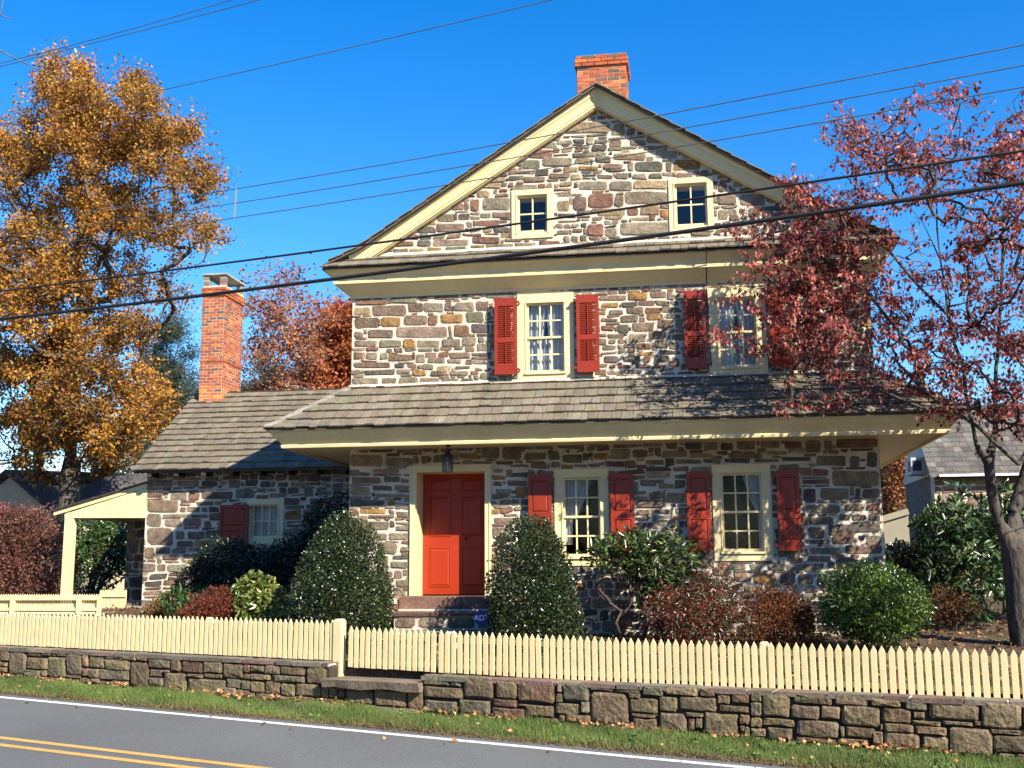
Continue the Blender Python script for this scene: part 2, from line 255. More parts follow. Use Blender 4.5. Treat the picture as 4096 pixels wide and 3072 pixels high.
def rubble(x0, x1, z0, z1, holes=(), cuts=(), seed=1, rows=(.085, .24), gap=.010, aspect=(.9, 2.7), splitp=.25, zone=None, minh=.03):
    random.seed(seed); W = warpf(seed); st = []; z = z0-.05
    while z < z1:
        h = random.uniform(*rows)*(1.0 if random.random() < .75 else 1.25); x = x0-random.uniform(0, .3)
        while x < x1+.05:
            wd = max(.10, h*random.uniform(*aspect)); wd = min(wd, .85)
            cells = [(x, z, x+wd, z+h)]; r = random.random()
            if h > .14 and r < splitp: k = random.uniform(.35, .65); cells = [(x, z, x+wd, z+h*k), (x, z+h*k, x+wd*random.uniform(.9, 1), z+h)]
            elif wd > .26 and r < splitp+.12: k = random.uniform(.3, .7); cells = [(x, z, x+wd*k, z+h*.5), (x+wd*k, z, x+wd, z+h*.5), (x, z+h*.5, x+wd, z+h)]
            for a, b, c, d in cells:
                j = lambda: random.uniform(-.024, .024)
                q = [W(a, b)+[j(), j()], W(c, b)+[j(), j()], W(c, d)+[j(), j()], W(a, d)+[j(), j()]]
                st.append(outline(q, gap*random.uniform(.6, 1.6), .17))
            x += wd
        z += h
    res = []
    for P in st:
        A0 = area(P)
        for n, d in list(cuts)+[((-1, 0), -x0), ((1, 0), x1), ((0, -1), -z0), ((0, 1), z1)]:
            if len(P) > 2: P = clip(P, np.array(n, float), d)
        for hx0, hx1, hz0, hz1 in holes:
            if len(P) < 3: break
            lo, hi = P.min(0), P.max(0)
            if hi[0] <= hx0 or lo[0] >= hx1 or hi[1] <= hz0 or lo[1] >= hz1: continue
            P = max([clip(P, np.array([1., 0]), hx0), clip(P, np.array([-1., 0]), -hx1), clip(P, np.array([0, 1.]), hz0), clip(P, np.array([0, -1.]), -hz1)], key=area)
        if len(P) >= 4 and area(P) > max(.0016, .12*A0):
            lo, hi = P.min(0), P.max(0)
            if min(hi-lo) > .03: res.append(P)
    return res
PIECES = {}          # (kind) -> list of (size, name, parent, MB, mat, thing)
def piece(kind, size, parent, mb, m): PIECES.setdefault(kind, []).append((size, parent, mb, m))
def flush(kind, name, rest, limit=300):
    L = sorted(PIECES.pop(kind), key=lambda t: -t[0]); bag = {}
    for i, (s_, par, mb, m) in enumerate(L):
        if i < limit: mb.build(name, m, par)
        else:
            k = (par.name, m.name); b = bag.setdefault(k, (MB(), par, m))[0]
            n = len(b.v); b.v += mb.v; b.c += mb.c; b.f += [tuple(q+n for q in f) for f in mb.f]
    for b, par, m in bag.values(): b.build(rest, m, par, kind='stuff')

# ==================================================================== HOUSE
W = 8.835; HD = 9.0; CX = W/2
house = empty('stone_house', (0, 0, .8), label='old fieldstone house with red shutters, red door, shingled pent roofs and two brick chimneys', cat='house')
def R(x0, y0, x1, y1, Y=0): a = PY(x0, y0, Y); b = PY(x1, y1, Y); return (a[0], b[0], b[2], a[2])   # X0,X1,Z0,Z1
def F3(y): return lambda x, z, o: (x, y-o, z)
winA = R(2069, 1180, 2298, 1524); winB = R(2827, 1157, 3073, 1503)
g1 = R(2047, 764, 2214, 949); g2 = R(2673, 717, 2857, 923)
lw1 = R(2217, 1879, 2440, 2262); lw2 = R(2846, 1860, 3095, 2242)
dr = R(1641, 1863, 1965, 2384); wg = R(990, 1997, 1133, 2175, 4.2)
opening = R(1668, 1890, 1941, 2384)
def sheet(mb, x0, x1, z0, z1, holes, to3, cuts=(), cell=1.0):
    xs = sorted({x0, x1}|{v for h in holes for v in h[:2] if x0 < v < x1}); zs = sorted({z0, z1}|{v for h in holes for v in h[2:] if z0 < v < z1})
    for i in range(len(xs)-1):
        for j in range(len(zs)-1):
            a, b, c, d = xs[i], xs[i+1], zs[j], zs[j+1]; mx, mz = (a+b)/2, (c+d)/2
            if any(h[0] < mx < h[1] and h[2] < mz < h[3] for h in holes): continue
            P = np.array([(a, c), (b, c), (b, d), (a, d)])
            for n, dd in cuts:
                if len(P) > 2: P = clip(P, np.array(n, float), dd)
            if len(P) > 2: mb.add([to3(p[0], p[1], 0) for p in P], [tuple(range(len(P)))])
def grow_(h, e): return (h[0]-e, h[1]+e, h[2]-e, h[3]+e)
def inner(h, l, r_, b, t): return (h[0]+l, h[1]-r_, h[2]+b, h[3]-t)
sk = .625
cuts = [((-sk, 1), 9.87-sk*CX), ((sk, 1), 9.87+sk*CX)]
# lower and upper wall in one front wall part, gable another
wallF = MB(); opens = {}
holesL = [dr, lw1, lw2]; holesU = [winA, winB]; holesG = [g1, g2]
def hole_in(h, cas=.1): return inner(h, cas, cas, cas, cas)
sheet(wallF, 0, W, .55, 6.66, [inner(dr, .12, .1, 0, .11)]+[hole_in(h) for h in (lw1, lw2, winA, winB)], F3(0))
wf = wallF.build('front_wall', M_mortar, house)
gb = MB(); sheet(gb, 0, W, 7.3, 9.87, [hole_in(h, .09) for h in holesG], F3(0), cuts); gbo = gb.build('gable_wall', M_mortar, house)
# a band of wall between, and side and back walls
bd = MB(); bd.box(0, W, .005, .06, 6.6, 7.32); bd.build('wall_band', M_mortar, house)
sd = MB(); sd.box(.001, .45, .002, HD, .5, 7.2); sd.box(W-.45, W-.001, .002, HD, .5, 7.2); sd.box(.45, W-.45, HD-.45, HD, .5, 7.2)
sd.build('side_wall', M_mortar, house)
fl = MB(); fl.box(.45, W-.45, .1, HD-.45, .9, 1.1); fl.box(.45, W-.45, .1, HD-.45, 4.2, 4.4); fl.box(.45, W-.45, .1, HD-.45, 6.9, 7.1); fl.box(.45, W-.45, 3.8, 3.9, 1.1, 6.9); fl.build('floor', M_dark, house)
def lay(polys, to3, par, kind, pal, m, proud=(.008, .022), w_=1.):
    for P in polys:
        mb = MB(); stone_mesh(P, to3, random.uniform(*proud), pick(pal), mb); piece(kind, area(P)*w_, par, mb, m)
def traced(keys, Y, par, w_=1.):
    boxes = []
    for k_ in keys:
        ox, oy, sc_, L = TR[k_]
        for a, b, c, d in L:
            P = [PY(ox+x/sc_, oy+y/sc_, Y) for x, y in ((a, d), (c, d), (c, b), (a, b))]; q = [(p[0]+random.uniform(-.018, .018), p[2]+random.uniform(-.014, .014)) for p in P]
            m_ = MB(); o_ = outline(q, .005, .15); stone_mesh(o_, F3(Y), random.uniform(.008, .022), pick(PAL), m_); piece('stone', area(o_)*w_*1.5, par, m_, M_stone)
            xs = [p[0] for p in P]; zs = [p[2] for p in P]; boxes.append((min(xs)-.004, max(xs)+.004, min(zs)+.003, max(zs)-.003))
    return boxes
random.seed(1)
tl = traced('ldr', 0, wf); tu = traced('um', 0, wf); tg = traced('gh', 0, gbo)
lay(rubble(.0, W, .6, 3.92, [grow_(h, .012) for h in holesL]+[(.95, 2.78, .5, 1.47)]+tl, seed=11, rows=(.09, .19)), F3(0), wf, 'stone', PAL, M_stone)
lay(rubble(.0, W, 5.04, 6.66, [grow_(h, .012) for h in holesU]+tu, seed=29, rows=(.08, .16)), F3(0), wf, 'stone', PAL, M_stone)
lay(rubble(.0, W, 7.41, 9.87, [grow_(h, .012) for h in holesG]+tg, cuts, seed=41, rows=(.08, .17)), F3(0), gbo, 'stone', PAL, M_stone)
# side walls get their stones too (joined)
sm = MB()
for P in rubble(.05, HD, .6, 6.6, seed=71, rows=(.15, .3)): stone_mesh(P, lambda x, z, o: (W+o, x, z), .02, pick(PAL), sm)
for P in rubble(.05, 4.1, .6, 6.6, seed=72, rows=(.15, .3)): stone_mesh(P, lambda x, z, o: (-o, x, z), .02, pick(PAL), sm)
sm.build('side_stones', M_stone, house, kind='stuff')

# wing
wy = 4.2; wxl = PY(585, 2000, wy)[0]; wz0 = .7
wing = MB(); sheet(wing, wxl, -.001, wz0, 4.32, [hole_in(wg, .09)], F3(wy)); wgo = wing.build('wing_wall', M_mortar, house)
random.seed(3)
tw_ = traced('w', wy, wgo, .7)
lay(rubble(wxl, 0, wz0, 4.28, [grow_(wg, .012)]+tw_, seed=56, rows=(.1, .22)), F3(wy), wgo, 'stone', PAL, M_stone, w_=.7)
ws = MB(); ws.box(wxl+.001, wxl+.4, wy+.002, 9.4, wz0, 4.2); ws.box(wxl+.4, 0, 9.0, 9.4, wz0, 4.2)
ws.sweep([[(x_, wy+.002, 4.2), (x_, 9.4, 4.2), (x_, 6.8, 6.05)] for x_ in (wxl+.001, wxl+.3)]); ws.build('wing_side_wall', M_mortar, house)
flush('stone', 'stone', 'small_stones', 300)

ln = MB()  # added dark sheets inside the walls, their colour standing in for indoor shade
for (a, b, c, d_, e, f) in ((.46, W-.46, HD-.5, HD-.46, .9, 9.0), (.46, .5, .45, HD-.5, .9, 7.2), (W-.5, W-.46, .45, HD-.5, .9, 7.2)): ln.box(a, b, c, d_, e, f)
ln.box(wxl+.41, wxl+.43, wy+.3, 8.9, .8, 4.0); ln.box(wxl+.43, -.02, 8.9, 8.95, .8, 4.0); ln.box(-.03, -.012, wy+.1, 8.9, .8, 4.0); ln.box(wxl+.43, -.03, wy+.1, 8.9, .9, .95)
ln.build('room_shade_lining', M_dark, house)
# ---- cornices
def ring3(prof, back, corners=None):
    rings = [[(-o, back, z) for o, z in prof], [(-o, -o, z) for o, z in prof], [(W+o, -o, z) for o, z in prof], [(W+o, back, z) for o, z in prof]]
    return rings
SK = [(-.02, 3.93), (.865, 3.93), (.868, 3.895), (.905, 3.893), (.915, 3.93), (.905, 3.955), (.925, 3.985), (.97, 4.03), (1.02, 4.085), (1.05, 4.13), (1.085, 4.15), (1.09, 4.18), (-.02, 4.93)]
MB().sweep(ring3(SK, 6.0)).build('pent_cornice', M_cream, house)
UP = [(-.02, 6.62), (.03, 6.62), (.035, 6.66), (.075, 6.69), (.14, 6.745), (.205, 6.81), (.235, 6.835), (.268, 6.84), (.272, 6.885), (.262, 6.90), (.275, 6.945), (.315, 6.985), (.36, 7.035), (.40, 7.055), (.41, 7.085), (-.02, 7.36)]
MB().sweep(ring3(UP, HD)).build('upper_cornice', M_cream, house)
# rakes
def rline(x, o): # z of the wall-side lower edge of the rake
    return 9.87-sk*abs(x-CX)
RK = [(-.02, -.02), (.10, -.02), (.10, -.0), (.135, .0), (.14, .04), (.155, .05), (.165, .13), (.185, .19), (.21, .22), (.22, .275), (.235, .285), (.24, .33), (-.02, .33)]
for nm, xs in (('rake_board', (-.02, CX)), ('rake_board', (CX, W+.02))):
    rings = []
    for x in xs:
        rings.append([(x, -o, rline(x, 0)+dz-(0.0 if x == CX else 0)) for o, dz in RK])
    MB().sweep(rings).build(nm, M_cream, house)
# main roof planes with shingles on their edges
random.seed(8)
rt = 10.21
def zroof(x): d = abs(x-CX); return rt-.642*d if d < 4.2 else rt-.642*4.2-.44*(d-4.2)
roof = MB()
for s_ in (-1, 1):
    ds = [0, 1.4, 2.8, 4.2, 4.9]
    for a, b in zip(ds[:-1], ds[1:]):
        xa, xb = CX+s_*a, CX+s_*b; za, zb = zroof(xa), zroof(xb)
        roof.hexa([(xa, -.31, za-.05), (xb, -.31, zb-.05), (xb, HD+.3, zb-.05), (xa, HD+.3, za-.05), (xa, -.31, za-.015), (xb, -.31, zb-.015), (xb, HD+.3, zb-.015), (xa, HD+.3, za-.015)], (.11, .095, .075))
ro = roof.build('main_roof', M_shing, house)
SHC = [((.195, .163, .116), 5), ((.178, .148, .104), 4), ((.212, .180, .130), 2), ((.188, .148, .10), 1), ((.155, .138, .096), 1)]
def shingle(P4, th, lift, nrm, col):
    """P4: butt-left, butt-right, top-right, top-left on the deck; butt lifted"""
    nrm = np.array(nrm); P = [np.array(p, float) for p in P4]
    B = [P[0]+nrm*lift, P[1]+nrm*lift, P[2]+nrm*.002, P[3]+nrm*.002]; T = [P[0]+nrm*(lift+th), P[1]+nrm*(lift+th), P[2]+nrm*.012, P[3]+nrm*.012]
    return MB().hexa(B+T, col)
def shingle_roof(org, ud, vd, length, exp, lo, hi, par, wr=(.11, .21), kind='shingle', th=.016, w_=1, jit=.012, topcol=None):
    org = np.array(org, float); ud = np.array(ud, float); vd = np.array(vd, float); nrm = np.cross(ud, vd); nrm = nrm/np.linalg.norm(nrm); nrm = nrm if nrm[2] > 0 else -nrm
    v = 0; r = 0
    while v < length-.03:
        v1 = min(length, v+exp*1.12); u = lo(v)-.02; row = random.uniform(-.006, .006)
        while u < hi(v)-.01:
            wd = random.uniform(*wr); u1 = min(u+wd, hi(v)); vb = v+random.uniform(-jit, jit)+row
            a0, a1 = max(u, lo(v)), u1-.008; b0, b1 = min(max(u, lo(v1)), hi(v1)), max(min(u1-.008, hi(v1)), lo(v1))
            b1 = max(b1, b0+.001)
            P = [org+ud*a0+vd*vb, org+ud*a1+vd*vb, org+ud*b1+vd*v1, org+ud*b0+vd*v1]
            c = pick(SHC, .09)
            if topcol and v > length-exp*1.2: c = tuple(np.array(c)*np.array(topcol))
            piece(kind, (a1-a0)*exp*w_, par, shingle(P, th*random.uniform(1.1, 1.9), .018+random.uniform(0, .014), nrm, c), M_shing); u += wd
        v += exp; r += 1
# gable verge shingles (edges seen against the sky)
vs = MB()
for s_ in (-1, 1):
    d = 0
    while d < 4.7:
        d1 = d+.25; xa, xb = CX+s_*d, CX+s_*(d1+.03); za, zb = zroof(xa)-.012, zroof(xb)+.014; y0 = -.335-random.uniform(0, .02)
        for k in range(0, 3):
            ya = y0+k*.2 if k else y0; yb = y0+(k+1)*.2-.01
            vs.hexa([(xa, ya, za-.004), (xb, ya, zb-.01), (xb, yb, zb-.01), (xa, yb, za-.004), (xa, ya, za+.010), (xb, ya, zb+.008), (xb, yb, zb+.008), (xa, yb, za+.010)], pick(SHC))
        vs.hexa([(xa, y0+.6, za), (xb, y0+.6, zb), (xb, HD+.3, zb), (xa, HD+.3, za), (xa, y0+.6, za+.016), (xb, y0+.6, zb+.022), (xb, HD+.3, zb+.022), (xa, HD+.3, za+.016)], pick(SHC))
        d = d1
vs.build('verge_shingles', M_shing, house, kind='stuff')
# pent (skirt) roof
sl_ = math.hypot(1.10, .835); vf = np.array([0, 1.10, .835])/sl_
org = (0, -1.13, 4.185)
deck = MB()
def hipdeck(o0, z0, o1, z1, back, t=.03):
    for z_ in (0, -t): pass
    q = lambda o, z: [(-o, back, z), (-o, -o, z), (W+o, -o, z), (W+o, back, z)]
    A, B, A2, B2 = q(o0, z0), q(o1, z1), q(o0, z0-t), q(o1, z1-t)
    for i in range(3): deck.hexa([A2[i], A2[i+1], B2[i+1], B2[i], A[i], A[i+1], B[i+1], B[i]], (.09, .08, .06))
hipdeck(1.11, 4.195, .0, 5.03, 6.0); dk = deck.build('pent_roof', M_shing, house)
random.seed(12)
shingle_roof(org, (1, 0, 0), vf, sl_+.01, .262, lambda v: -1.13+v/sl_*1.13, lambda v: W+1.13-v/sl_*1.13, dk, wr=(.12, .235), topcol=(1.25, .92, .74))
# left and right slopes of the pent roof
for s_, ox in ((-1, -1.13), (1, W+1.13)):
    uu = (0, 1, 0); vv = np.array([-s_*1.10, 0, .835])/sl_
    shingle_roof((ox, 0, 4.185), uu, vv, sl_+.01, .262, lambda v: -1.13+v/sl_*1.13, lambda v: 4.6 if s_ < 0 else 6.0, dk, w_=.2)
# hip boards
for x_, s_ in ((0, -1), (W, 1)):
    a = np.array([x_+s_*1.14, -1.14, 4.21]); b = np.array([x_, 0, 5.05]); n_ = 6
    for i in range(n_):
        p = a+(b-a)*i/n_+np.array([0, 0, .02]); q = a+(b-a)*(i+1.12)/n_+np.array([0, 0, .003])
        for sd_ in (-1, 1):
            off = np.array([s_*.045*sd_, .045*sd_, -.03]); o2 = np.array([0, 0, .022])
            if sd_*s_ > 0: off = np.array([.085*s_*sd_*0, .09, -.0]) * 0 + np.array([s_*.0, .0, .0])+np.array([-s_*.075 if False else 0, 0, 0])
        wv = np.array([1., 0, -.0])*.11*(-s_); wv2 = np.array([0, .11, 0])
        c = (.24, .215, .18)
        MB().hexa([p, p+wv+(0, 0, -.0), q+wv+(0, 0, -.0), q, p+(0, 0, .025), p+wv+(0, 0, .02), q+wv+(0, 0, .018), q+(0, 0, .02)], c).hexa([p, q, q+wv2, p+wv2, p+(0, 0, .025), q+(0, 0, .02), q+wv2+(0, 0, .018), p+wv2+(0, 0, .02)], c).build('hip_board', M_shing, dk)
# upper pent strip at the gable foot
deck = MB(); hipdeck(.43, 7.095, -.0, 7.37, .1); udk = deck.build('gable_pent_roof', M_shing, house)
l2 = math.hypot(.46, .30)
shingle_roof((0, -.46, 7.085), (1, 0, 0), np.array([0, .46, .30])/l2, l2, .30, lambda v: -.46+v/l2*.46, lambda v: W+.46-v/l2*.46, udk, wr=(.12, .24), jit=.008)
# flashing mortar lines
fm = MB()
def wavy(x0, x1, z, o, h, y=0):
    x = x0; pz = 0
    while x < x1:
        x2 = min(x+random.uniform(.15, .35), x1); z2 = random.uniform(-.012, .012)
        fm.hexa([(x, y-o, z-h+pz), (x2, y-o, z-h+z2), (x2, y+.01, z-h+z2), (x, y+.01, z-h+pz), (x, y-o*.5, z+pz*.5), (x2, y-o*.5, z+z2*.5), (x2, y+.01, z+z2*.5), (x, y+.01, z+pz*.5)]); x = x2; pz = z2
wavy(-.02, W, 5.075, .05, .045); fm.build('mortar_flashing', M_mortar, house); fm = MB(); wavy(.3, W-.3, 7.43, .045, .05); fm.build('mortar_flashing', M_mortar, house)
# wing roof
random.seed(21)
rs = .71; ry = 6.8; ey = 3.8; ez = 4.0; rz = ez+rs*(ry-ey); wl = wxl-.13
wl_len = math.hypot(ry-ey, rz-ez)
wd_ = MB(); wd_.hexa([(wl, ey, ez-.03), (.0, ey, ez-.03), (.0, ry, rz-.03), (wl, ry, rz-.03), (wl, ey, ez), (.0, ey, ez), (.0, ry, rz), (wl, ry, rz)], (.09, .08, .06))
wd_.hexa([(wl, ry, rz-.03), (.0, ry, rz-.03), (.0, 9.8, ez-.03), (wl, 9.8, ez-.03), (wl, ry, rz), (.0, ry, rz), (.0, 9.8, ez), (wl, 9.8, ez)], (.09, .08, .06))
wr_ = wd_.build('wing_roof', M_shing, house)
shingle_roof((0, ey-.03, ez-.02), (1, 0, 0), np.array([0, ry-ey, rz-ez])/wl_len, wl_len+.03, .262, lambda v: wl-.02, lambda v: -.0, wr_, wr=(.11, .24), w_=.75, th=.02)
shingle_roof((0, 9.83, ez-.02), (1, 0, 0), np.array([0, -(9.8-ry), rz-ez])/math.hypot(9.8-ry, rz-ez), wl_len, .4, lambda v: wl-.02, lambda v: 0, wr_, wr=(.5, .6), w_=.01)
flush('shingle', 'shingle', 'small_shingles', 300)
rf = MB(); x = wl+.3
while x < -.1: rf.box(x, x+.1, ey+.03, wy+.02, ez-.13, ez-.02, (.05, .04, .03)); x += .62
rf.box(wl, 0, ey+.02, ey+.05, ez-.06, ez-.01, (.06, .05, .04)); rf.build('rafter_tail', M_plain, house)

# ---- windows
random.seed(31)
def window(h, cols, rows, Y=0., sash_gap=.13, cas=.1, name='window', split=True, curtain='full', sill=True, pz=None):
    x0, x1, z0, z1 = h; wn = MB()
    o = .028
    wn.box(x0, x0+cas, Y-o, Y+.09, z0+cas, z1-cas); wn.box(x1-cas, x1, Y-o, Y+.09, z0+cas, z1-cas)
    wn.box(x0, x1, Y-o, Y+.09, z1-cas, z1); wn.box(x0, x1, Y-o, Y+.09, z0, z0+cas)
    e = .02
    wn.box(x0+cas-e, x0+cas, Y-o-.012, Y-o+.001, z0+cas-e, z1-cas+e); wn.box(x1-cas, x1-cas+e, Y-o-.012, Y-o+.001, z0+cas-e, z1-cas+e); wn.box(x0+cas, x1-cas, Y-o-.012, Y-o+.001, z1-cas, z1-cas+e)
    if sill: wn.box(x0+cas-.03, x1-cas+.03, Y-o-.03, Y+.05, z0+cas-.03, z0+cas+.004)
    wno = wn.build(name, M_cream, house)
    ix0, ix1, iz0, iz1 = x0+cas, x1-cas, z0+cas, z1-cas
    st = .035; ss = []
    zm = (iz0+iz1)/2
    parts = [(zm-.01, iz1, Y+.02), (iz0, zm+.02, Y+.052)] if split else [(iz0, iz1, Y+.025)]
    for (a, b, y) in parts:
        s = MB(); s.box(ix0, ix0+st, y, y+.03, a, b); s.box(ix1-st, ix1, y, y+.03, a, b); s.box(ix0+st, ix1-st, y, y+.03, b-st, b); s.box(ix0+st, ix1-st, y, y+.03, a, a+st*(1.5 if a == iz0 else 1))
        gx0, gx1, gz0, gz1 = ix0+st, ix1-st, a+st*(1.5 if a == iz0 else 1), b-st; mw = .024
        for i in range(1, cols): xx = gx0+(gx1-gx0)*i/cols; s.box(xx-mw/2, xx+mw/2, y-.004, y+.029, gz0, gz1)
        for i in range(1, rows): zz = gz0+(gz1-gz0)*i/rows; s.box(gx0, gx1, y-.003, y+.028, zz-mw/2, zz+mw/2)
        so_ = s.build('sash', M_cream, wno)
        for i in range(cols):
            for j in range(rows):
                px0 = gx0+(gx1-gx0)*i/cols; px1 = gx0+(gx1-gx0)*(i+1)/cols; pz0 = gz0+(gz1-gz0)*j/rows; pz1 = gz0+(gz1-gz0)*(j+1)/rows; t = random.uniform(-.002, .002)
                MB().hexa([(px0, y+.012+t, pz0), (px1, y+.012-t, pz0), (px1, y+.015-t, pz0), (px0, y+.015+t, pz0), (px0, y+.012, pz1), (px1, y+.012, pz1), (px1, y+.015, pz1), (px0, y+.015, pz1)]).build('pane', M_glass, wno)
    # reveal box and curtains
    rv = MB(); rv.box(ix0-.03, ix0, Y+.09, Y+.4, iz0, iz1); rv.box(ix1, ix1+.03, Y+.09, Y+.4, iz0, iz1); rv.box(ix0, ix1, Y+.09, Y+.4, iz1, iz1+.03); rv.box(ix0, ix1, Y+.09, Y+.4, iz0-.03, iz0); rv.build('reveal', M_cream, wno)
    def drape(xa, xb, za, zb, xa2=None, xb2=None, y=.16, amp=.018, f=42):
        n = 40; rings = []; xa2 = xa if xa2 is None else xa2; xb2 = xb if xb2 is None else xb2
        V = []; m = 6
        for k in range(m+1):
            q = k/m; za_ = zb+(za-zb)*q; e_ = q**1.3
            l = xa+(xa2-xa)*e_; r_ = xb+(xb2-xb)*e_
            for i in range(n+1):
                t = i/n; V.append((l+(r_-l)*t, Y+y+amp*math.sin(f*(xa+(xb-xa)*t)*2+math.sin(t*9)), za_))
        F = [(k*(n+1)+i, k*(n+1)+i+1, (k+1)*(n+1)+i+1, (k+1)*(n+1)+i) for k in range(m) for i in range(n)]
        b = len(V); V += [(v[0], v[1]+.004, v[2]) for v in V]; F += [tuple(reversed([q+b for q in f])) for f in F]
        MB().add(V, F).build('curtain', M_cloth, wno, smooth=True)
    wdt = ix1-ix0
    if curtain == 'full':
        drape(ix0+.01, ix0+wdt*.5, iz0+.02, zm+.0, y=.17); drape(ix0+wdt*.52, ix1-.01, iz0+.02, zm+.0, y=.17)
        drape(ix0+.01, ix0+wdt*.5, zm+.01, iz1-.01, ix0+.01, ix0+wdt*.42, y=.14); drape(ix0+wdt*.5, ix1-.02, zm+.01, iz1-.01, ix0+wdt*.56, ix1-.02, y=.14)
    if curtain == 'left': drape(ix0+.01, ix0+wdt*.72, zm-.02, iz1, ix0+.01, ix0+wdt*.34); drape(ix0+.01, ix0+wdt*.22, zm-.45, zm-.02)
    if curtain == 'right': drape(ix0+wdt*.55, ix1, zm, iz1, ix0+wdt*.85, ix1); drape(ix0+wdt*.9, ix1, iz0+.05, zm)
    if curtain == 'small': drape(ix0+.01, ix1-.01, iz0+.01, iz1-.02)
    return wno
window(winA, 3, 2, cas=.16, curtain='full'); window(winB, 3, 2, cas=.16, curtain='full')
window(g1, 2, 2, cas=.10, split=False, curtain=None, sill=False); window(g2, 2, 2, cas=.10, split=False, curtain=None, sill=False)
window(lw1, 3, 2, cas=.14, curtain='left'); window(lw2, 3, 2, cas=.14, curtain='right')
window(wg, 3, 2, Y=wy, cas=.12, split=False, curtain='small', sill=False)
# header boards above the upper windows
hb = MB()
for h in (winA, winB): hb.box(h[0]-.02, h[1]+.02, -.012, .05, h[3]+.002, h[3]+.11)
hb.build('window_header', M_cream, house)

# ---- shutters
def shutter(x0, y0, x1, y1, louv, Y=-.045, strap=0, plane=0.):
    a = PY(x0, y0, plane-.14); b = PY(x1, y1, plane-.14); X0, X1, Z0, Z1 = a[0], b[0], b[2], a[2]; Yf = plane-.145; Yb = plane-.11; st = .055
    s = MB(); h = Z1-Z0
    s.box(X0, X0+st, Yf, Yb, Z0, Z1); s.box(X1-st, X1, Yf, Yb, Z0, Z1)
    if louv: rails = [(0, .135), (.415, .475), (.895, 1.)]
    else: rails = [(0, .13), (.40, .50), (.93, 1)]
    for p, q in rails: s.box(X0+st, X1-st, Yf+.001, Yb, Z0+h*p, Z0+h*q)
    if louv: s.box((X0+X1)/2-.006, (X0+X1)/2+.006, Yf-.012, Yf, Z0+h*.15, Z0+h*.40).box((X0+X1)/2-.006, (X0+X1)/2+.006, Yf-.012, Yf, Z0+h*.49, Z0+h*.88)
    so_ = s.build('shutter', M_red, house)
    pan = [(rails[0][1], rails[1][0]), (rails[1][1], rails[2][0])]
    for p, q in pan:
        za, zb = Z0+h*p, Z0+h*q
        if louv:
            n = round((zb-za)/.033)
            for i in range(n):
                z = za+(zb-za)*(i+.5)/n
                MB().hexa([(X0+st, Yf+.004, z-.016), (X1-st, Yf+.004, z-.016), (X1-st, Yb-.001, z+.010), (X0+st, Yb-.001, z+.010), (X0+st, Yf+.004, z-.010), (X1-st, Yf+.004, z-.010), (X1-st, Yb-.001, z+.016), (X0+st, Yb-.001, z+.016)]).build('slat', M_red, so_)
        else:
            g = .03; m_ = MB(); m_.box(X0+st, X1-st, Yf+.016, Yb, za, zb)
            m_.sweep([[(X0+st+g0, y_, za+g0), (X1-st-g0, y_, za+g0), (X1-st-g0, y_, zb-g0), (X0+st+g0, y_, zb-g0)] for g0, y_ in ((.012, Yf+.0165), (.035, Yf+.003))]); m_.build('panel', M_red, so_)
    if strap:
        ex = X1 if strap > 0 else X0
        for zz in (Z0+h*.06, Z0+h*.94): MB().box(min(ex-.02*strap, ex+.05*strap), max(ex-.02*strap, ex+.05*strap), Yf-.006, Yf+.004, zz-.02, zz+.02).box(ex+.04*strap-.008, ex+.04*strap+.008, Yf+.004, plane-.02, zz-.012, zz+.012).build('hinge', M_red if strap else M_iron, so_)
    # holding hook
    MB().tube([(X0+.06, plane, Z0-.02), (X0+.06, Yb, Z0+.01), (X0+.06, Yf, Z0-.03), (X0+.05, Yf, Z0-.09)], .007, 6).build('hook', M_iron, so_)
    return so_
shutter(1977, 1194, 2067, 1496, 1, strap=1); shutter(2304, 1180, 2399, 1486, 1, strap=-1)
shutter(2732, 1164, 2829, 1471, 1, strap=1); shutter(3073, 1150, 3176, 1464, 1, strap=-1)
shutter(2113, 1899, 2208, 2203, 0, strap=1); shutter(2440, 1893, 2541, 2202, 0, strap=-1)
shutter(2744, 1886, 2848, 2204, 0, strap=1); shutter(3103, 1882, 3210, 2203, 0, strap=-1)
shutter(880, 2020, 988, 2190, 0, strap=1, plane=wy)

# ---- door
x0, x1, z0, z1 = dr; dx0, dx1 = opening[0], opening[1]; dz0, dz1 = 1.455, opening[3]
DY = .45
c = MB(); c.box(x0, dx0, -.03, .02, dz0-.03, dz1); c.box(dx1, x1, -.03, .02, dz0-.03, dz1); c.box(x0, x1, -.03, .02, dz1, z1)
c.box(x0+.012, x0+.03, -.042, -.029, dz0-.03, dz1+.05); c.box(x1-.03, x1-.012, -.042, -.029, dz0-.03, dz1+.05); c.box(x0+.03, x1-.03, -.042, -.029, dz1+.03, dz1+.05)
c.box(dx0-.03, dx0, .02, DY+.05, dz0-.03, dz1); c.box(dx1, dx1+.03, .02, DY+.05, dz0-.03, dz1); c.box(dx0, dx1, .02, DY+.05, dz1, dz1+.03); dfr = c.build('door_frame', M_cream, house)
d = MB(); d.box(dx0, dx1, DY, DY+.045, dz0, dz1)
dw = dx1-dx0; dh = dz1-dz0
def pane3(xa, xb, za, zb):
    m_ = MB(); X = dx0+dw*xa, dx0+dw*xb; Z = dz0+dh*za, dz0+dh*zb
    fr = [(0, -.0005), (.006, -.012), (.014, -.012), (.02, .0), (.022, -.0006), (.05, -.010)]
    m_.sweep([[(X[0]+g, DY+y_, Z[0]+g), (X[1]-g, DY+y_, Z[0]+g), (X[1]-g, DY+y_, Z[1]-g), (X[0]+g, DY+y_, Z[1]-g)] for g, y_ in fr]); return m_
do = d.build('door', M_door, house)
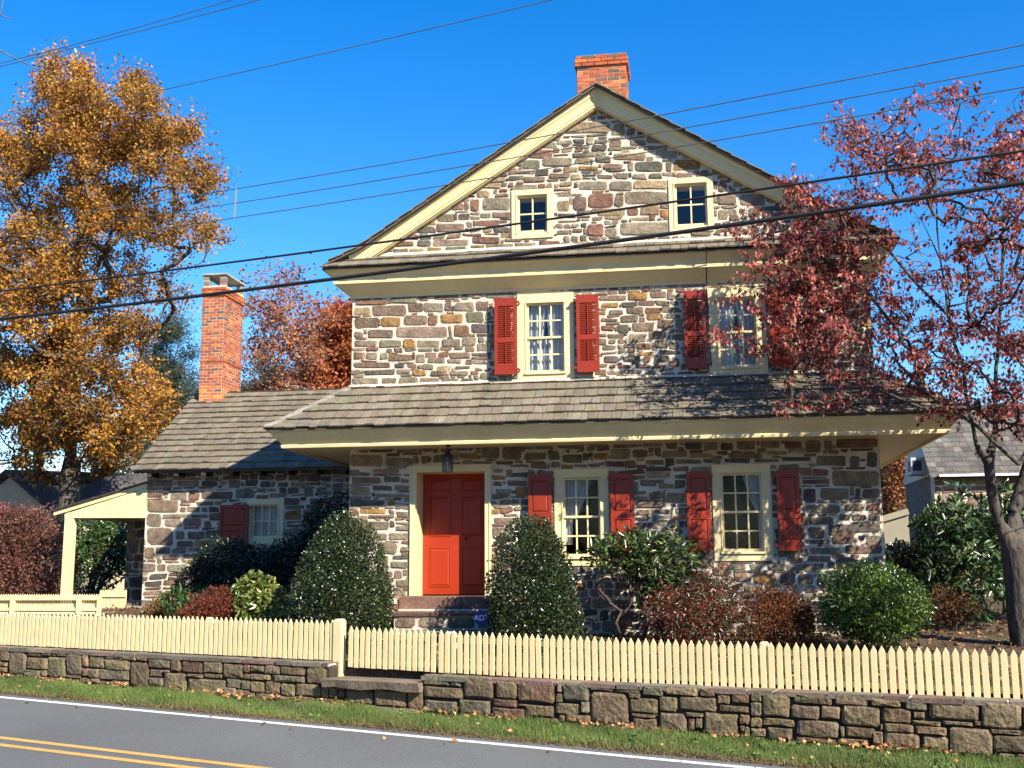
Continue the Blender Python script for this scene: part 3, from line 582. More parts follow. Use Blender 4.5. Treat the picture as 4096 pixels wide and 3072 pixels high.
for xa, xb in ((.10, .42), (.58, .90)):
    for za, zb in ((.06, .385), (.475, .81), (.85, .96)): pane3(xa, xb, za, zb).build('panel', M_door, do)
kn = MB(); kx = dx0+dw*.655; kz = dz0+dh*.46
kn.tube([(kx, DY, kz), (kx, DY-.04, kz), (kx, DY-.055, kz), (kx, DY-.075, kz)], [.012, .012, .028, .015], 8); kn.build('door_knob', M_iron, do)
bw = MB(); bw.box(dx0-.1, dx1+.1, DY+.05, DY+.07, 1.0, dz1+.1); bw.build('door_backing', M_dark, house)
# ---- steps
random.seed(17)
def slab(x0, x1, y0, y1, z0, z1, name, col, par, m=M_flag):
    n = 7; T = []; B = []
    xs = np.linspace(x0, x1, n)
    fr = [(x, y0+random.uniform(-.012, .012)) for x in xs]
    s = MB()
    for i in range(n-1):
        a, b = fr[i], fr[i+1]; t0 = random.uniform(-.006, .006)
        s.hexa([(a[0], a[1]+.01, z0), (b[0], b[1]+.01, z0), (b[0], y1, z0), (a[0], y1, z0), (a[0], a[1], z1-.015), (b[0], b[1], z1-.015), (b[0], y1, z1), (a[0], y1, z1)], col)
        s.add([(a[0], a[1], z1-.015), (b[0], b[1], z1-.015), (b[0], b[1]+.03, z1), (a[0], a[1]+.03, z1)], [(0, 1, 2, 3)], col)
    return s.build(name, m, par)
steps = empty('door_steps', (1.8, -.5, .7), label='low reddish stone steps leading up to the red front door', cat='steps')
slab(1.0, 2.85, -.36, -.005, 1.24, 1.445, 'step', (.17, .095, .07), steps)
slab(.93, 2.9, -.80, -.345, 1.145, 1.205, 'step', (.115, .068, .052), steps)
MB().box(.99, 2.84, -.368, -.33, 1.206, 1.238).build('joint', M_mortar, steps)
rb = MB(); rb.box(1.02, 2.85, -.74, -.3, .5, 1.15); rbo = rb.build('riser', M_mortar, steps)
slab(.86, 3.0, -1.2, -.72, .84, .93, 'step', (.20, .17, .12), steps)
for a, b, c0, d0 in ((1.04, 1.38, .95, 1.13), (1.43, 1.85, .95, 1.13), (1.9, 2.35, .95, 1.13), (2.4, 2.8, .95, 1.13)):
    m_ = MB(); stone_mesh(outline([(a, c0), (b, c0), (b, d0), (a, d0)], .005, .2), F3(-.74), .02, pick(PAL), m_); m_.build('stone', M_stone, rbo)
bw_ = MB(); bw_.box(.55, .99, -.32, -.002, .6, 1.40); bo = bw_.build('side_block', M_mortar, steps)
for P in rubble(.57, .98, .62, 1.38, seed=91, rows=(.1, .17), aspect=(.9, 1.8)):
    m_ = MB(); stone_mesh(P, F3(-.32), .02, pick(PAL), m_); m_.build('stone', M_stone, bo)

# ---- chimneys
BR = [((.34, .085, .035), 5), ((.40, .11, .04), 3), ((.27, .07, .035), 3), ((.46, .15, .045), 1.5), ((.17, .085, .06), 1)]
def chimney(x0, x1, y0, y1, z0, z1, name, mort, corb=((2, .03), ), bh=.074, bl=.235, w_=1., band=None, lowcol=None, tcol=1.):
    ch = MB().box(x0+.005, x1-.005, y0+.005, y1-.005, z0, z1).build(name, mort, house); z = z0; k = 0; n = int((z1-z0)/bh)
    for k in range(n):
        z = z0+k*bh; e = 0
        fromtop = n-1-k
        for cn, ce in corb:
            if fromtop < cn: e = ce
        if band and abs(k-band) < 1: e = .015
        X0, X1, Y0, Y1 = x0-e, x1+e, y0-e, y1+e; g = .015
        for side in range(4):
            L_ = (X1-X0) if side in (0, 2) else (Y1-Y0); nb = max(1, round(L_/bl)); b_ = L_/nb; off = (k % 2)*.5; i = -off
            while i < nb:
                a = max(0, i)*b_; b2 = min(nb, i+1)*b_; i += 1
                if b2-a < .03: continue
                a += g/2; b2 -= g/2; c = pick(BR, .12); dz = random.uniform(-.001, .001); pr = random.uniform(-.001, .004)
                if lowcol and k < n*.28: c = (c[0]*1.3, c[1]*1.45, c[2]*1.1)
                c = tuple(v*tcol for v in c)
                if random.random() < .05: c = (.12, .08, .06)
                m_ = MB(); t = .09; zz = (z+g/2+dz, z+bh-g/2+dz)
                if side == 0: m_.box(X0+a, X0+b2, Y0-pr, Y0+t, *zz, c)
                elif side == 2: m_.box(X0+a, X0+b2, Y1-t, Y1+pr, *zz, c)
                elif side == 1: m_.box(X1-t-.001, X1+pr, Y0+a+.003, Y0+b2-.003, *zz, c)
                else: m_.box(X0-pr, X0+t+.001, Y0+a+.003, Y0+b2-.003, *zz, c)
                piece('brick', (w_ if side == 0 else w_*.8 if side == 1 else .05)*(b2-a)*(1 if z > (9.4 if x0 > 0 else 5.4) else .01), ch, m_, M_brick)
    return ch
random.seed(77)
cyf = .8; a = PY(2307, 300, cyf); b = PY(2505, 300, cyf); zt = PY(2400, 218, cyf)[2]
mc = chimney(a[0], b[0], cyf, cyf+.75, 8.9, zt, 'chimney', M_bmort, corb=((3, .035), (1, .015)), w_=1.1)
MB().box(a[0]-.0, b[0]+.0, cyf+.02, cyf+.73, zt, zt+.012).build('chimney_cap', M_slab, mc)
MB().tube([(PY(2408, 218, cyf+.3)[0], cyf+.3, zt), (PY(2408, 218, cyf+.3)[0], cyf+.3, zt+.2)], .006, 5).build('lightning_rod', M_wire, mc)
wcy = 6.35; a = PY(794, 1600, wcy)[0]; b = PY(884, 1600, wcy)[0]; zt2 = PY(860, 1142, wcy)[2]
yb_ = PX(985, 1150, b)[1]; yb_ = wcy+min(1.15, max(.7, yb_-wcy))
wc = chimney(a, b, wcy, yb_, 5.2, zt2, 'wing_chimney', M_mortar, corb=((3, .03),), w_=.9, lowcol=1, bl=.215, band=22)
pm = MB(); c_ = (.24, .17, .13)
for px in (a+.0, b-.15):
    for py in (wcy+.0, yb_-.15):
        for k in range(5): pm.box(px+.005, px+.145, py+.005, py+.145, zt2+k*.052, zt2+k*.052+.044, pick([(c_, 1), ((.30, .25, .2), 1)])); pm.box(px+.012, px+.138, py+.012, py+.138, zt2+k*.052+.044, zt2+(k+1)*.052, (.5, .45, .36))
pm.build('chimney_pier', M_brick, wc)
MB().box(a-.035, b+.035, wcy-.035, yb_+.035, zt2+.262, zt2+.30).build('chimney_slab', M_slab, wc)
MB().tube([(b+.02, yb_-.12, zt2-.3), (b+.02, yb_-.10, 6.3)], .006, 4).build('lightning_wire', M_wire, wc)
flush('brick', 'brick', 'more_bricks', 300)

# ---- lean-to porch on the wing
py_ = wy-.02
def Q(x, y, Y=py_): return PY(x, y, Y)
L0 = Q(202, 2043); R0 = Q(588, 1926); tb = .03
pr_ = MB()
pr_.hexa([(L0[0], py_-.05, L0[2]-.03), (R0[0], py_-.05, R0[2]-.03), (R0[0], 8.4, R0[2]-.03), (L0[0], 8.4, L0[2]-.03), (L0[0], py_-.05, L0[2]), (R0[0], py_-.05, R0[2]), (R0[0], 8.4, R0[2]), (L0[0], 8.4, L0[2])], (.05, .045, .04)); pr_.build('porch_roof', M_shing, house)
A, B_, C_, D_ = Q(212, 2046), Q(588, 1932), Q(588, 1950), Q(215, 2062)
pf = MB(); pf.hexa([D_, (C_[0], py_, C_[2]-.0), (C_[0], py_+.05, C_[2]), (D_[0], py_+.05, D_[2]), A, B_, (B_[0], py_+.05, B_[2]), (A[0], py_+.05, A[2])])
E1, E2, E3, E4 = Q(257, 2071.5), Q(585, 2071.5), Q(588, 1950), Q(257, 2056)
pf.hexa([(E1[0], py_+.012, E1[2]), (E2[0], py_+.012, E2[2]), (E2[0], py_+.05, E2[2]), (E1[0], py_+.05, E1[2]), (E4[0], py_+.012, E4[2]), (E2[0], py_+.012, E3[2]), (E2[0], py_+.05, E3[2]), (E4[0], py_+.05, E4[2])])
pf.box(E1[0], E1[0]+.1, py_+.05, 8.4, E1[2], E1[2]+.16); pf.build('porch_fascia', M_cream, house)
P0 = Q(259, 2072); P1 = Q(293, 2072); zg_ = 1.0
pp = MB(); pp.box(P0[0], P1[0], py_+.0, py_+.15, zg_, E1[2]); pp.box(P0[0]-.02, P1[0]+.02, py_-.02, py_+.17, zg_, zg_+.1); pp.build('porch_post', M_cream, house)
MB().box(P0[0], P1[0], 8.2, 8.35, zg_, E1[2]).build('porch_post', M_cream, house)
ba = PY(505, 2200, 7.0)[0]
bwm = MB(); bwm.box(ba, wxl+.0005, 7.0, 7.3, .8, 3.8); bwo = bwm.build('porch_back_wall', M_mortar, house)
for P in rubble(ba, wxl, .85, 3.6, seed=19, rows=(.18, .32)):
    m_ = MB(); stone_mesh(P, F3(7.0), .02, pick(PAL), m_); m_.build('stone', M_stone, bwo)
fl2 = MB(); fl2.box(L0[0]+.15, wxl, wy-.05, 8.4, .8, 1.12); fl2.build('porch_floor', M_slab, house)

# ---- lantern, wall cable
lp = PY(1791, 1856, -.5); lx, ly = lp[0], -.5
lan = empty('hanging_lantern', (lx, ly, 3.5), label='small black iron lantern hanging in front of the red door', cat='lantern')
zb_ = PY(1791, 1885, ly)[2]; ztp = PY(1791, 1828, ly)[2]; r_ = .085
m_ = MB()
for k in range(6):
    t = k*math.pi/3; m_.bar((lx+r_*math.cos(t), ly+r_*math.sin(t), zb_), (lx+r_*math.cos(t), ly+r_*math.sin(t), ztp), .012)
m_.lathe((lx, ly, zb_-.012), [(.01, 0), (r_+.008, 0), (r_+.008, .014), (.01, .014)], 6); m_.lathe((lx, ly, ztp), [(r_+.012, 0), (r_+.012, .012), (.045, .075), (.02, .1), (.012, .12), (.012, .14)], 6)
m_.build('frame', M_iron, lan)
MB().lathe((lx, ly, zb_), [(.014, .0), (.014, .12), (.004, .15)], 8).build('candle', M_cloth, lan)
for k in range(6):
    t, t2 = k*math.pi/3, (k+1)*math.pi/3; p, q = np.array((lx+r_*.96*math.cos(t), ly+r_*.96*math.sin(t))), np.array((lx+r_*.96*math.cos(t2), ly+r_*.96*math.sin(t2)))
    MB().hexa([(*p, zb_), (*q, zb_), (*(q*.99+np.array((lx, ly))*.01), zb_), (*(p*.99+np.array((lx, ly))*.01), zb_), (*p, ztp), (*q, ztp), (*(q*.99+np.array((lx, ly))*.01), ztp), (*(p*.99+np.array((lx, ly))*.01), ztp)]).build('pane', M_glass, lan)
m_ = MB(); m_.tube([(lx, ly, ztp+.13), (lx, ly, 3.9)], .006, 6); m_.lathe((lx, ly, 3.895), [(.05, .034), (.05, .02), (.02, 0)], 8); m_.build('hanger', M_iron, lan)
cb = MB(); p1 = PY(2828, 1050, -.44); p2 = PY(2827, 1120, -.27); 
cb.tube([PY(2826, 985, -.30), (p1[0], -.47, 7.05), (p2[0], -.28, 6.88), (p2[0], -.05, 6.62), (p2[0]+.01, -.045, 6.0), (p2[0]+.03, -.045, 5.2)], .009, 5)
tagit(cb.build('wall_cable', M_cable), 'thin dark cable running down the gable past the right upper window', 'cable')

# ==================================================================== RETAINING WALL (traced stones)
rwall = empty('retaining_wall', WS(2, .2, 0), label='low dry-laid brown stone retaining wall along the grass verge', cat='wall')
gs0 = PW(1687, 2707)[0]-.02; gl = PW(1312, 2680)[0]   # slab step sits between these
def ztop(s):
    if s < gl: return .60+max(-.02, min(.06, -(s-gl)*.008))
    if s < gs0: return .385
    return .487
core = MB()
def wz(s): return zbase(WS(s, 0, 0)[0])
seg = [-16, -12, -9, -6, -3, gl, gs0, 4, 7, 10, 14, 18, 22]
for a, b in zip(seg[:-1], seg[1:]):
    t_ = (ztop(a+.01), ztop(b-.01)); core.hexa([WS(a, .035, -.6), WS(b, .035, -.6), WS(b, .42, -.6), WS(a, .42, -.6), WS(a, .035, t_[0]-.035), WS(b, .035, t_[1]-.035), WS(b, .42, t_[1]-.035), WS(a, .42, t_[0]-.035)])
cw = core.build('wall_core', M_dmortar, rwall)
K = 1/2.212
T1 = [(0,560,80,650),(0,660,60,700),(0,705,50,750),(75,555,228,765),(232,555,358,612),(362,560,445,605),(450,575,490,608),(495,572,585,610),(235,620,418,725),(420,615,578,795),(585,590,725,770),(732,590,775,705),(785,600,922,712),(930,598,1045,632),(1050,608,1205,645),(1210,610,1300,648),(210,728,358,785),(362,730,412,788),(915,640,1145,735),(865,728,1135,822),(1145,660,1310,875),(725,712,775,785),(780,718,868,800),(585,775,720,800),(1305,630,1505,715),(1508,632,1595,742),(1602,648,1785,755),(1790,655,1965,760),(1970,672,2150,805),(2155,680,2212,755),(1320,725,1435,790),(1440,730,1500,755),(1315,798,1440,870),(1445,755,1642,915),(1648,765,1790,800),(1795,765,1965,800),(1655,808,1990,955),(985,825,1130,872),(700,800,790,845),(410,795,520,825),(525,800,700,840),(795,805,880,845),(2000,810,2125,895),(2130,820,2212,910),(1978,885,2085,970),(2090,905,2150,975),(2155,910,2212,980),(2155,765,2212,815),(1180,878,1450,925),(260,785,410,810),(60,765,210,800),(885,830,980,860)]
T2 = [(0,690,125,745),(130,690,262,772),(262,700,490,775),(498,700,668,860),(0,765,180,820),(190,780,485,845),(0,832,122,930),(128,832,268,950),(272,848,395,960),(400,855,622,965),(628,872,695,975),(700,878,775,975),(785,910,835,975),(0,925,38,980),(42,938,195,1000),(215,958,400,1010),(415,965,570,1020),(580,985,825,1030),(845,905,1085,1025),(1098,902,1382,1055),(1390,905,1525,1078),(1522,772,1765,865),(1772,780,1872,878),(1535,880,1888,980),(1890,790,2150,985),(1540,1000,1835,1110),(1845,995,2125,1120),(1535,1050,1600,1100),(500,865,620,895),(680,870,840,905)]
T3 = [(-40,820,150,985),(155,840,488,1022),(500,840,545,930),(552,850,785,1010),(495,938,550,1022),(785,860,1005,915),(1010,865,1248,935),(-70,990,150,1058),(-70,1065,215,1165),(160,1030,240,1050),(218,1042,472,1145),(485,1025,708,1128),(715,1008,790,1115),(800,930,1135,1212),(1135,935,1250,980),(1255,870,1445,960),(1450,880,1758,955),(1765,890,1905,965),(1140,975,1395,1115),(1405,962,1568,1100),(1582,965,1912,1090),(1915,925,2035,1035),(2045,935,2212,1025),(575,1125,800,1195),(318,1155,515,1200),(1155,1118,1370,1150),(1170,1155,1390,1275),(1405,1112,1655,1290),(1635,1108,1800,1145),(1660,1150,1725,1265),(1728,1150,1790,1250),(1800,1108,2110,1318),(1938,1045,2212,1105),(2115,1120,2212,1215),(2120,1220,2170,1275),(2165,1230,2212,1320),(840,1215,1160,1262),(525,1130,570,1190)]
T4 = [(-210,915,-110,1010),(-105,940,140,1148),(-210,1015,-110,1140),(-100,1160,183,1230),(-210,1150,-105,1240),(-210,1245,-70,1320),(-65,1240,160,1345),(165,945,515,1035),(148,1040,405,1165),(412,1048,588,1165),(195,1178,580,1325),(585,1225,625,1325),(630,1232,890,1328),(190,1332,550,1375),(555,1340,835,1400),(530,950,830,1045),(595,1052,938,1228),(850,985,1125,1055),(1155,1000,1355,1085),(948,1068,1215,1198),(1232,1098,1335,1160),(1365,1010,1820,1172),(1830,1015,2195,1248),(938,1205,965,1265),(970,1205,1240,1285),(870,1270,965,1390),(968,1285,1290,1430),(1218,1180,1480,1222),(1488,1185,1765,1222),(1770,1180,1840,1222),(1245,1228,1532,1305),(1315,1312,1545,1460),(1550,1235,1940,1490),(1910,1258,2190,1300),(1935,1310,2260,1465),(1985,1470,2130,1530),(2200,1050,2400,1240),(2140,1475,2300,1540)]
random.seed(99)
for T, ox in ((T1, 0), (T2, 1000), (T3, 2000), (T4, 3096)):
    for a, b, c, d in T:
        q = []; xm = (a+c)/2; k0 = .055 if b < 800 else .075
        for x, y in ((a, d), (c, d), (c, b), (a, b)): q.append(PW(ox+x*K, 2350+(y+k0*(x-xm))*K))
        m_ = MB(); stone_mesh(outline(q, .004, .11), lambda s, z, o: WS(s, .03-o, z), random.uniform(.03, .055), pick(PDRY), m_); m_.build('stone', M_dry, rwall)
ls_, rs_ = PW(5, 2650)[0], PW(4150, 2900)[0]
om = MB()
for (a, b) in ((-15, ls_), (rs_, 20)):
    for P in rubble(a, b, -.3, ztop(a+.1 if b > 0 else b)-.01, seed=3, rows=(.1, .24), gap=.006, aspect=(.9, 2.4)): stone_mesh(P, lambda s, z, o: WS(s, .03-o, z), .04, pick(PDRY), om)
om.build('outer_stones', M_dry, rwall, kind='stuff')
# capping flags with pale joints
jm = MB()
for a, b in ((-15, gl), (gs0, 20)):
    n = max(2, int((b-a)/3))
    for i in range(n):
        s0, s1 = a+(b-a)*i/n, a+(b-a)*(i+1)/n; jm.hexa([WS(s0, .02, ztop(s0+.01)-.05), WS(s1, .02, ztop(s1-.01)-.05), WS(s1, .43, ztop(s1-.01)-.05), WS(s0, .43, ztop(s0+.01)-.05), WS(s0, .02, ztop(s0+.01)-.012), WS(s1, .02, ztop(s1-.01)-.012), WS(s1, .43, ztop(s1-.01)-.012), WS(s0, .43, ztop(s0+.01)-.012)])
jm.build('cap_mortar', M_mortar, rwall)
for a, b in ((-7, gl), (gs0, 12)):
    s = a
    while s < b-.05:
        l = min(random.uniform(.22, .62), b-s); z = ztop(s+l/2); sk_ = random.uniform(-.03, .03)
        m_ = MB(); g = .012; P = [(s+g, -.008+random.uniform(-.015, .01)), (s+l-g, -.008+random.uniform(-.015, .01)), (s+l-g+sk_, .44), (s+g+sk_, .44)]
        m_.hexa([WS(x, t, z-.055) for x, t in P]+[WS(x, t, z+random.uniform(-.006, .006)) for x, t in P], pick([((.15, .10, .078), 3), ((.13, .115, .085), 2), ((.17, .135, .10), 2)]))
        m_.build('cap_stone', M_flag, rwall); s += l
# slab at the gate and the buried lower step
gst = empty('gate_step', WS((gl+gs0)/2, 0, .2), label='broad brown stone slab step set in the wall below the gate', cat='step')
n = 8; s = MB(); ss_ = np.linspace(gl-.03, gs0+.03, n)
for i in range(n-1):
    a, b = ss_[i], ss_[i+1]; f0, f1 = -.12+.01*math.sin(i*2.1), -.12+.01*math.sin((i+1)*2.1); z0 = .285+.015*math.sin(i*1.7)
    s.hexa([WS(a, f0+.02, z0), WS(b, f1+.02, .285+.015*math.sin((i+1)*1.7)), WS(b, .5, z0), WS(a, .5, z0), WS(a, f0, .395), WS(b, f1, .395), WS(b, .5, .40), WS(a, .5, .40)], (.15, .12, .085))
s.build('slab', M_flag, gst)
a1 = PW(1230, 2815)[0]; b1 = PW(1690, 2850)[0]
ms = MB(); ms.hexa([WS(a1, -.35, -.1), WS(b1, -.28, -.1), WS(b1, .1, -.1), WS(a1, .1, -.1), WS(a1, -.33, .075), WS(b1, -.26, .035), WS(b1, .1, .045), WS(a1, .1, .085)], (.14, .13, .07)); ms.build('ground_slab', M_flag, gst)

# ==================================================================== FENCES
ft = .27
def picket(mb_or_none, s, zb, zt, wd=.068, t=ft, th=.02, tip=.062):
    z1 = zt-tip; P = []; ln_ = random.gauss(0, .0035); sv = s
    def ring(e, tt):
        out = []
        for i, (ds, z) in enumerate(((-wd/2, zb), (wd/2, zb), (wd/2, z1), (0, zt), (-wd/2, z1))):
            ds = ds-math.copysign(e, ds) if ds else 0; out.append(WS(s+ds+(ln_ if i >= 2 else 0), tt, z+(e if i < 2 else -e*1.2)))
        return out
    P = ring(.0028, t-.003)+ring(0, t); Q_ = ring(0, t+th)
    n = 5; V = P+Q_; F = [tuple(range(5)), tuple(range(14, 9, -1))]
    for i in range(5):
        j = (i+1) % 5; F.append((j, i, 5+i, 5+j)); F.append((5+j, 5+i, 10+i, 10+j))
    return MB().add(V, F)
def fline(pts):   # list of (s,z) -> interp
    xs, zs = zip(*pts); return lambda s: float(np.interp(s, xs, zs))
lb = fline([(-16, .72), PW(0, 2578, ft), PW(1289, 2640, ft)]); lt = fline([(-16, 1.27), PW(0, 2447, ft), PW(1325, 2481, ft)])
rbm = fline([PW(1402, 2669, ft), PW(2542, 2735, ft), PW(4096, 2797, ft), (20, .47)]); rtp = fline([PW(1402, 2506, ft), PW(2500, 2552, ft), PW(4096, 2599, ft), (20, 1.0)])
gx0, gx1 = PW(1390, 2600, ft)[0], PW(1742, 2600, ft)[0]; sp1 = PW(1350, 2600, ft)[0]; rx0 = PW(1755, 2600, ft)[0]
def section(name, s0, s1, sp, fb, ftp, label, cat, posts=(), group=None):
    th = empty(name, WS((s0+s1)/2, ft, fb((s0+s1)/2)), label=label, cat=cat, group=group); n = round((s1-s0)/sp)
    for i in range(n+1):
        s = s0+(s1-s0)*i/n; picket(None, s+random.uniform(-.002, .002), fb(s)+random.uniform(-.004, .004), ftp(s)+random.uniform(-.004, .004)).build('picket', M_cream, th)
    for fr_ in (.16, .78):
        m_ = MB(); k = max(1, int((s1-s0)/2)); 
        for i in range(k):
            a, b = s0-.03+(s1-s0+.06)*i/k, s0-.03+(s1-s0+.06)*(i+1)/k; za = fb(a)+(ftp(a)-fb(a))*fr_; zb2 = fb(b)+(ftp(b)-fb(b))*fr_
            m_.hexa([WS(a, ft+.021, za-.035), WS(b, ft+.021, zb2-.035), WS(b, ft+.055, zb2-.035), WS(a, ft+.055, za-.035), WS(a, ft+.021, za+.035), WS(b, ft+.021, zb2+.035), WS(b, ft+.055, zb2+.035), WS(a, ft+.055, za+.035)])
        m_.build('rail', M_cream, th)
    for (s, wd, t0, zadd) in posts:
        z = ftp(min(max(s, s0), s1))+zadd; zb2 = fb(min(max(s, s0), s1))-.25; h = wd/2
        m_ = MB(); m_.hexa([WS(s-h, t0, zb2), WS(s+h, t0, zb2), WS(s+h, t0+wd, zb2), WS(s-h, t0+wd, zb2), WS(s-h, t0, z-.03), WS(s+h, t0, z-.03), WS(s+h, t0+wd, z-.03), WS(s-h, t0+wd, z-.03)])
        g = .02; m_.hexa([WS(s-h, t0, z-.03), WS(s+h, t0, z-.03), WS(s+h, t0+wd, z-.03), WS(s-h, t0+wd, z-.03), WS(s-h+g, t0+g, z), WS(s+h-g, t0+g, z), WS(s+h-g, t0+wd-g, z), WS(s-h+g, t0+wd-g, z)])
        m_.build('post', M_cream, th)
    return th
random.seed(4)
pA = PW(826, 2500, ft)[0]
section('picket_fence', -7.6, sp1-.1, .0925, lb, lt, 'cream picket fence on the wall left of the gate', 'fence', group='cream picket fences', posts=[(pA, .09, ft+.03, -.005), (sp1, .13, ft-.02, .02)])
random.seed(5)
section('picket_gate', gx0+.045, gx1-.04, .1, rbm, rtp, 'small cream picket gate in front of the red door steps', 'gate')
pB = PW(3052, 2600, ft)[0]
section('picket_fence', rx0+.03, 12.2, .0975, rbm, rtp, 'long cream picket fence on the wall right of the gate', 'fence', group='cream picket fences', posts=[(PW(1790, 2600, ft)[0], .13, ft+.025, -.02), (pB, .10, ft+.03, .0)])
# back fence by the porch (seen from its rail side)
bf = empty('picket_fence', (-6.5, 2.3, 1.0), label='cream picket fence seen from its rail side, beside the porch post', cat='fence', group='cream picket fences')
fy = 2.4; fe = PY(395, 2440, fy)[0]; zb0 = PY(390, 2453, fy)[2]; zt0 = PY(380, 2376, fy)[2]
x = fe-.03
random.seed(6)
while x > -9.6:
    m_ = MB(); w2 = .019; z1 = zt0-.035
    m_.add([(x-w2, fy+.03, zb0), (x+w2, fy+.03, zb0), (x+w2, fy+.03, z1), (x, fy+.03, zt0), (x-w2, fy+.03, z1), (x-w2, fy+.045, zb0), (x+w2, fy+.045, zb0), (x+w2, fy+.045, z1), (x, fy+.045, zt0), (x-w2, fy+.045, z1)], [(0, 1, 2, 3, 4), (9, 8, 7, 6, 5), (1, 0, 5, 6), (2, 1, 6, 7), (3, 2, 7, 8), (4, 3, 8, 9), (0, 4, 9, 5)])
    m_.build('picket', M_cream, bf); x -= .052
for zr in (zt0-.09, zb0+.08): MB().box(-9.6, fe, fy-.035, fy+.029, zr-.03, zr+.03).build('rail', M_cream, bf)
MB().box(-9.6, fe, fy-.01, fy+.01, zb0-.02, zb0+.05).build('base_board', M_cream, bf)
for px_ in (55, 320): X = PY(px_, 2400, fy)[0]; MB().box(X-.045, X+.045, fy-.06, fy+.0295, zb0-.2, zt0-.02).build('post', M_cream, bf)
MB().box(fe-.02, fe+.03, fy-.05, fy+.05, zb0-.05, zt0-.05).build('post', M_cream, bf)
rfn = empty('picket_fence', (fe, 4, 1.0), label='short shaded picket fence running back below the porch', cat='fence', group='cream picket fences')
y = fy+1.5; k = 0; xe = PY(503, 2420, 3.9)[0]
x = PY(400, 2420, 3.9)[0]
while x < xe:
    MB().add([(x-.019, 3.9, 1.02), (x+.019, 3.9, 1.02), (x+.019, 3.9, zt0+.02), (x, 3.9, zt0+.055), (x-.019, 3.9, zt0+.02), (x-.019, 3.915, 1.02), (x+.019, 3.915, 1.02), (x+.019, 3.915, zt0+.02), (x, 3.915, zt0+.055), (x-.019, 3.915, zt0+.02)], [(0, 1, 2, 3, 4), (9, 8, 7, 6, 5), (1, 0, 5, 6), (2, 1, 6, 7), (3, 2, 7, 8), (4, 3, 8, 9), (0, 4, 9, 5)]).build('picket', M_cream, rfn); x += .052
MB().box(PY(395, 2420, 3.9)[0], xe, 3.87, 3.899, zt0-.1, zt0-.04).build('rail', M_cream, rfn)

# ==================================================================== GROUND
def grid(name, us, vs_, f, m, **k):
    V = [f(u, v) for v in vs_ for u in us]; nu = len(us); F = [(j*nu+i, j*nu+i+1, (j+1)*nu+i+1, (j+1)*nu+i) for j in range(len(vs_)-1) for i in range(nu-1)]
    return npmesh(name, V, F, (.1, .1, .1), m, smooth=True, **k)
far = [-900, -300, -120, -60, -40]; us = far+list(np.arange(-30, 31, 1.0))+[-x for x in far[::-1]]
def zv(s): return zbase(WS(s, 0, 0)[0])
def zroad(s, t): return zv(s)-.045
def zverge(s, t): return zv(s)-.04*min(1, max(0, -t-.1)/1.05)+.012*math.sin(s*1.7+t*3)
grid('verge', us, [-1.32, -1.2, -1.05, -.8, -.4, .05, .25], lambda s, t: WS(s, t, zverge(s, t) if t > -1.3 else zv(s)-.07), M_verge, kind='structure')
grid('road', us, [-11.5, -8, -5, -3, -1.16], lambda s, t: WS(s, t, zroad(s, t)), M_asph, kind='structure')
grid('far_verge', us, [-900, -100, -30, -11.4], lambda s, t: WS(s, t, zv(s)-.055), M_soil, kind='structure')
def strip(name, A, B, wd, m, dz):
    (s0, t0), (s1, t1) = A, B; k = (t1-t0)/(s1-s0); ss = list(np.arange(-30, 31, 1.))
    V = []; F = []
    for s in ss: t = t0+k*(s-s0); V += [WS(s, t-wd/2, zv(s)-.045+dz), WS(s, t+wd/2, zv(s)-.045+dz)]
    F = [(2*i, 2*i+2, 2*i+3, 2*i+1) for i in range(len(ss)-1)]
    return npmesh(name, V, F, (.1, .1, .1), m, kind='structure')
strip('edge_line', (0, -1.5), (1, -1.5), .125, M_white, .004)
strip('centre_line', (0, -3.96), (1, -3.96), .125, M_yel, .004); strip('centre_line', (0, -4.29), (1, -4.29), .125, M_yel, .004)
xs_ = [-900, -300, -120, -60, -30]+list(np.arange(-20, 31, .8))+[45, 80, 150, 300, 900]
ts_ = [.355, .36, .6, 1, 1.5, 2, 2.5, 3, 3.6, 4.2, 5, 6, 7, 8, 10, 13, 17, 22, 30, 45, 80, 200, 900]
def fg(s, t):
    p = WS(s, t, 0); z = zgarden(*p[:2]) if t > .357 else -.3
    if -20 < p[0] < 25 and t < 12: z += .015*math.sin(p[0]*2.1+p[1]*1.3)+.012*math.sin(p[0]*4.1-p[1]*2.7)
    return (p[0], p[1], z)
grid('garden_ground', xs_, ts_, fg, M_soil, kind='structure')

# ==================================================================== FOLIAGE
def unit(v): return v/(np.linalg.norm(v, axis=-1, keepdims=True)+1e-9)
def leaves(name, P, D, S, C, m, parent, wid=.5, fold=.25, droop=0., **k):
    """P base points, D directions, S lengths: folded diamond leaves, 4 verts 2 tris"""
    n = len(P); D = unit(D); up = unit(rng.normal(size=(n, 3))); side = unit(np.cross(D, up)); nn = np.cross(side, D); S = S[:, None]
    tip = P+D*S; tip[:, 2] -= droop*S[:, 0]
    mid = P+D*S*.45
    V = np.empty((n, 4, 3)); V[:, 0] = P; V[:, 1] = mid+side*S*wid*.5+nn*S*fold*.5; V[:, 2] = tip; V[:, 3] = mid-side*S*wid*.5+nn*S*fold*.5
    b = np.arange(n)[:, None]*4; F = np.concatenate([b+[0, 1, 2], b+[0, 2, 3]], 0)
    return npmesh(name, V.reshape(-1, 3), F, np.repeat(C, 4, 0), m, parent, **k)
def cols(n, pal, v=.18, pos=None, f=1.2):
    c = np.array([p[0] for p in pal], float); w_ = np.array([p[1] for p in pal], float); idx = rng.choice(len(pal), n, p=w_/w_.sum())
    return c[idx]*(1+rng.normal(size=(n, 1))*v).clip(.4, 1.8)
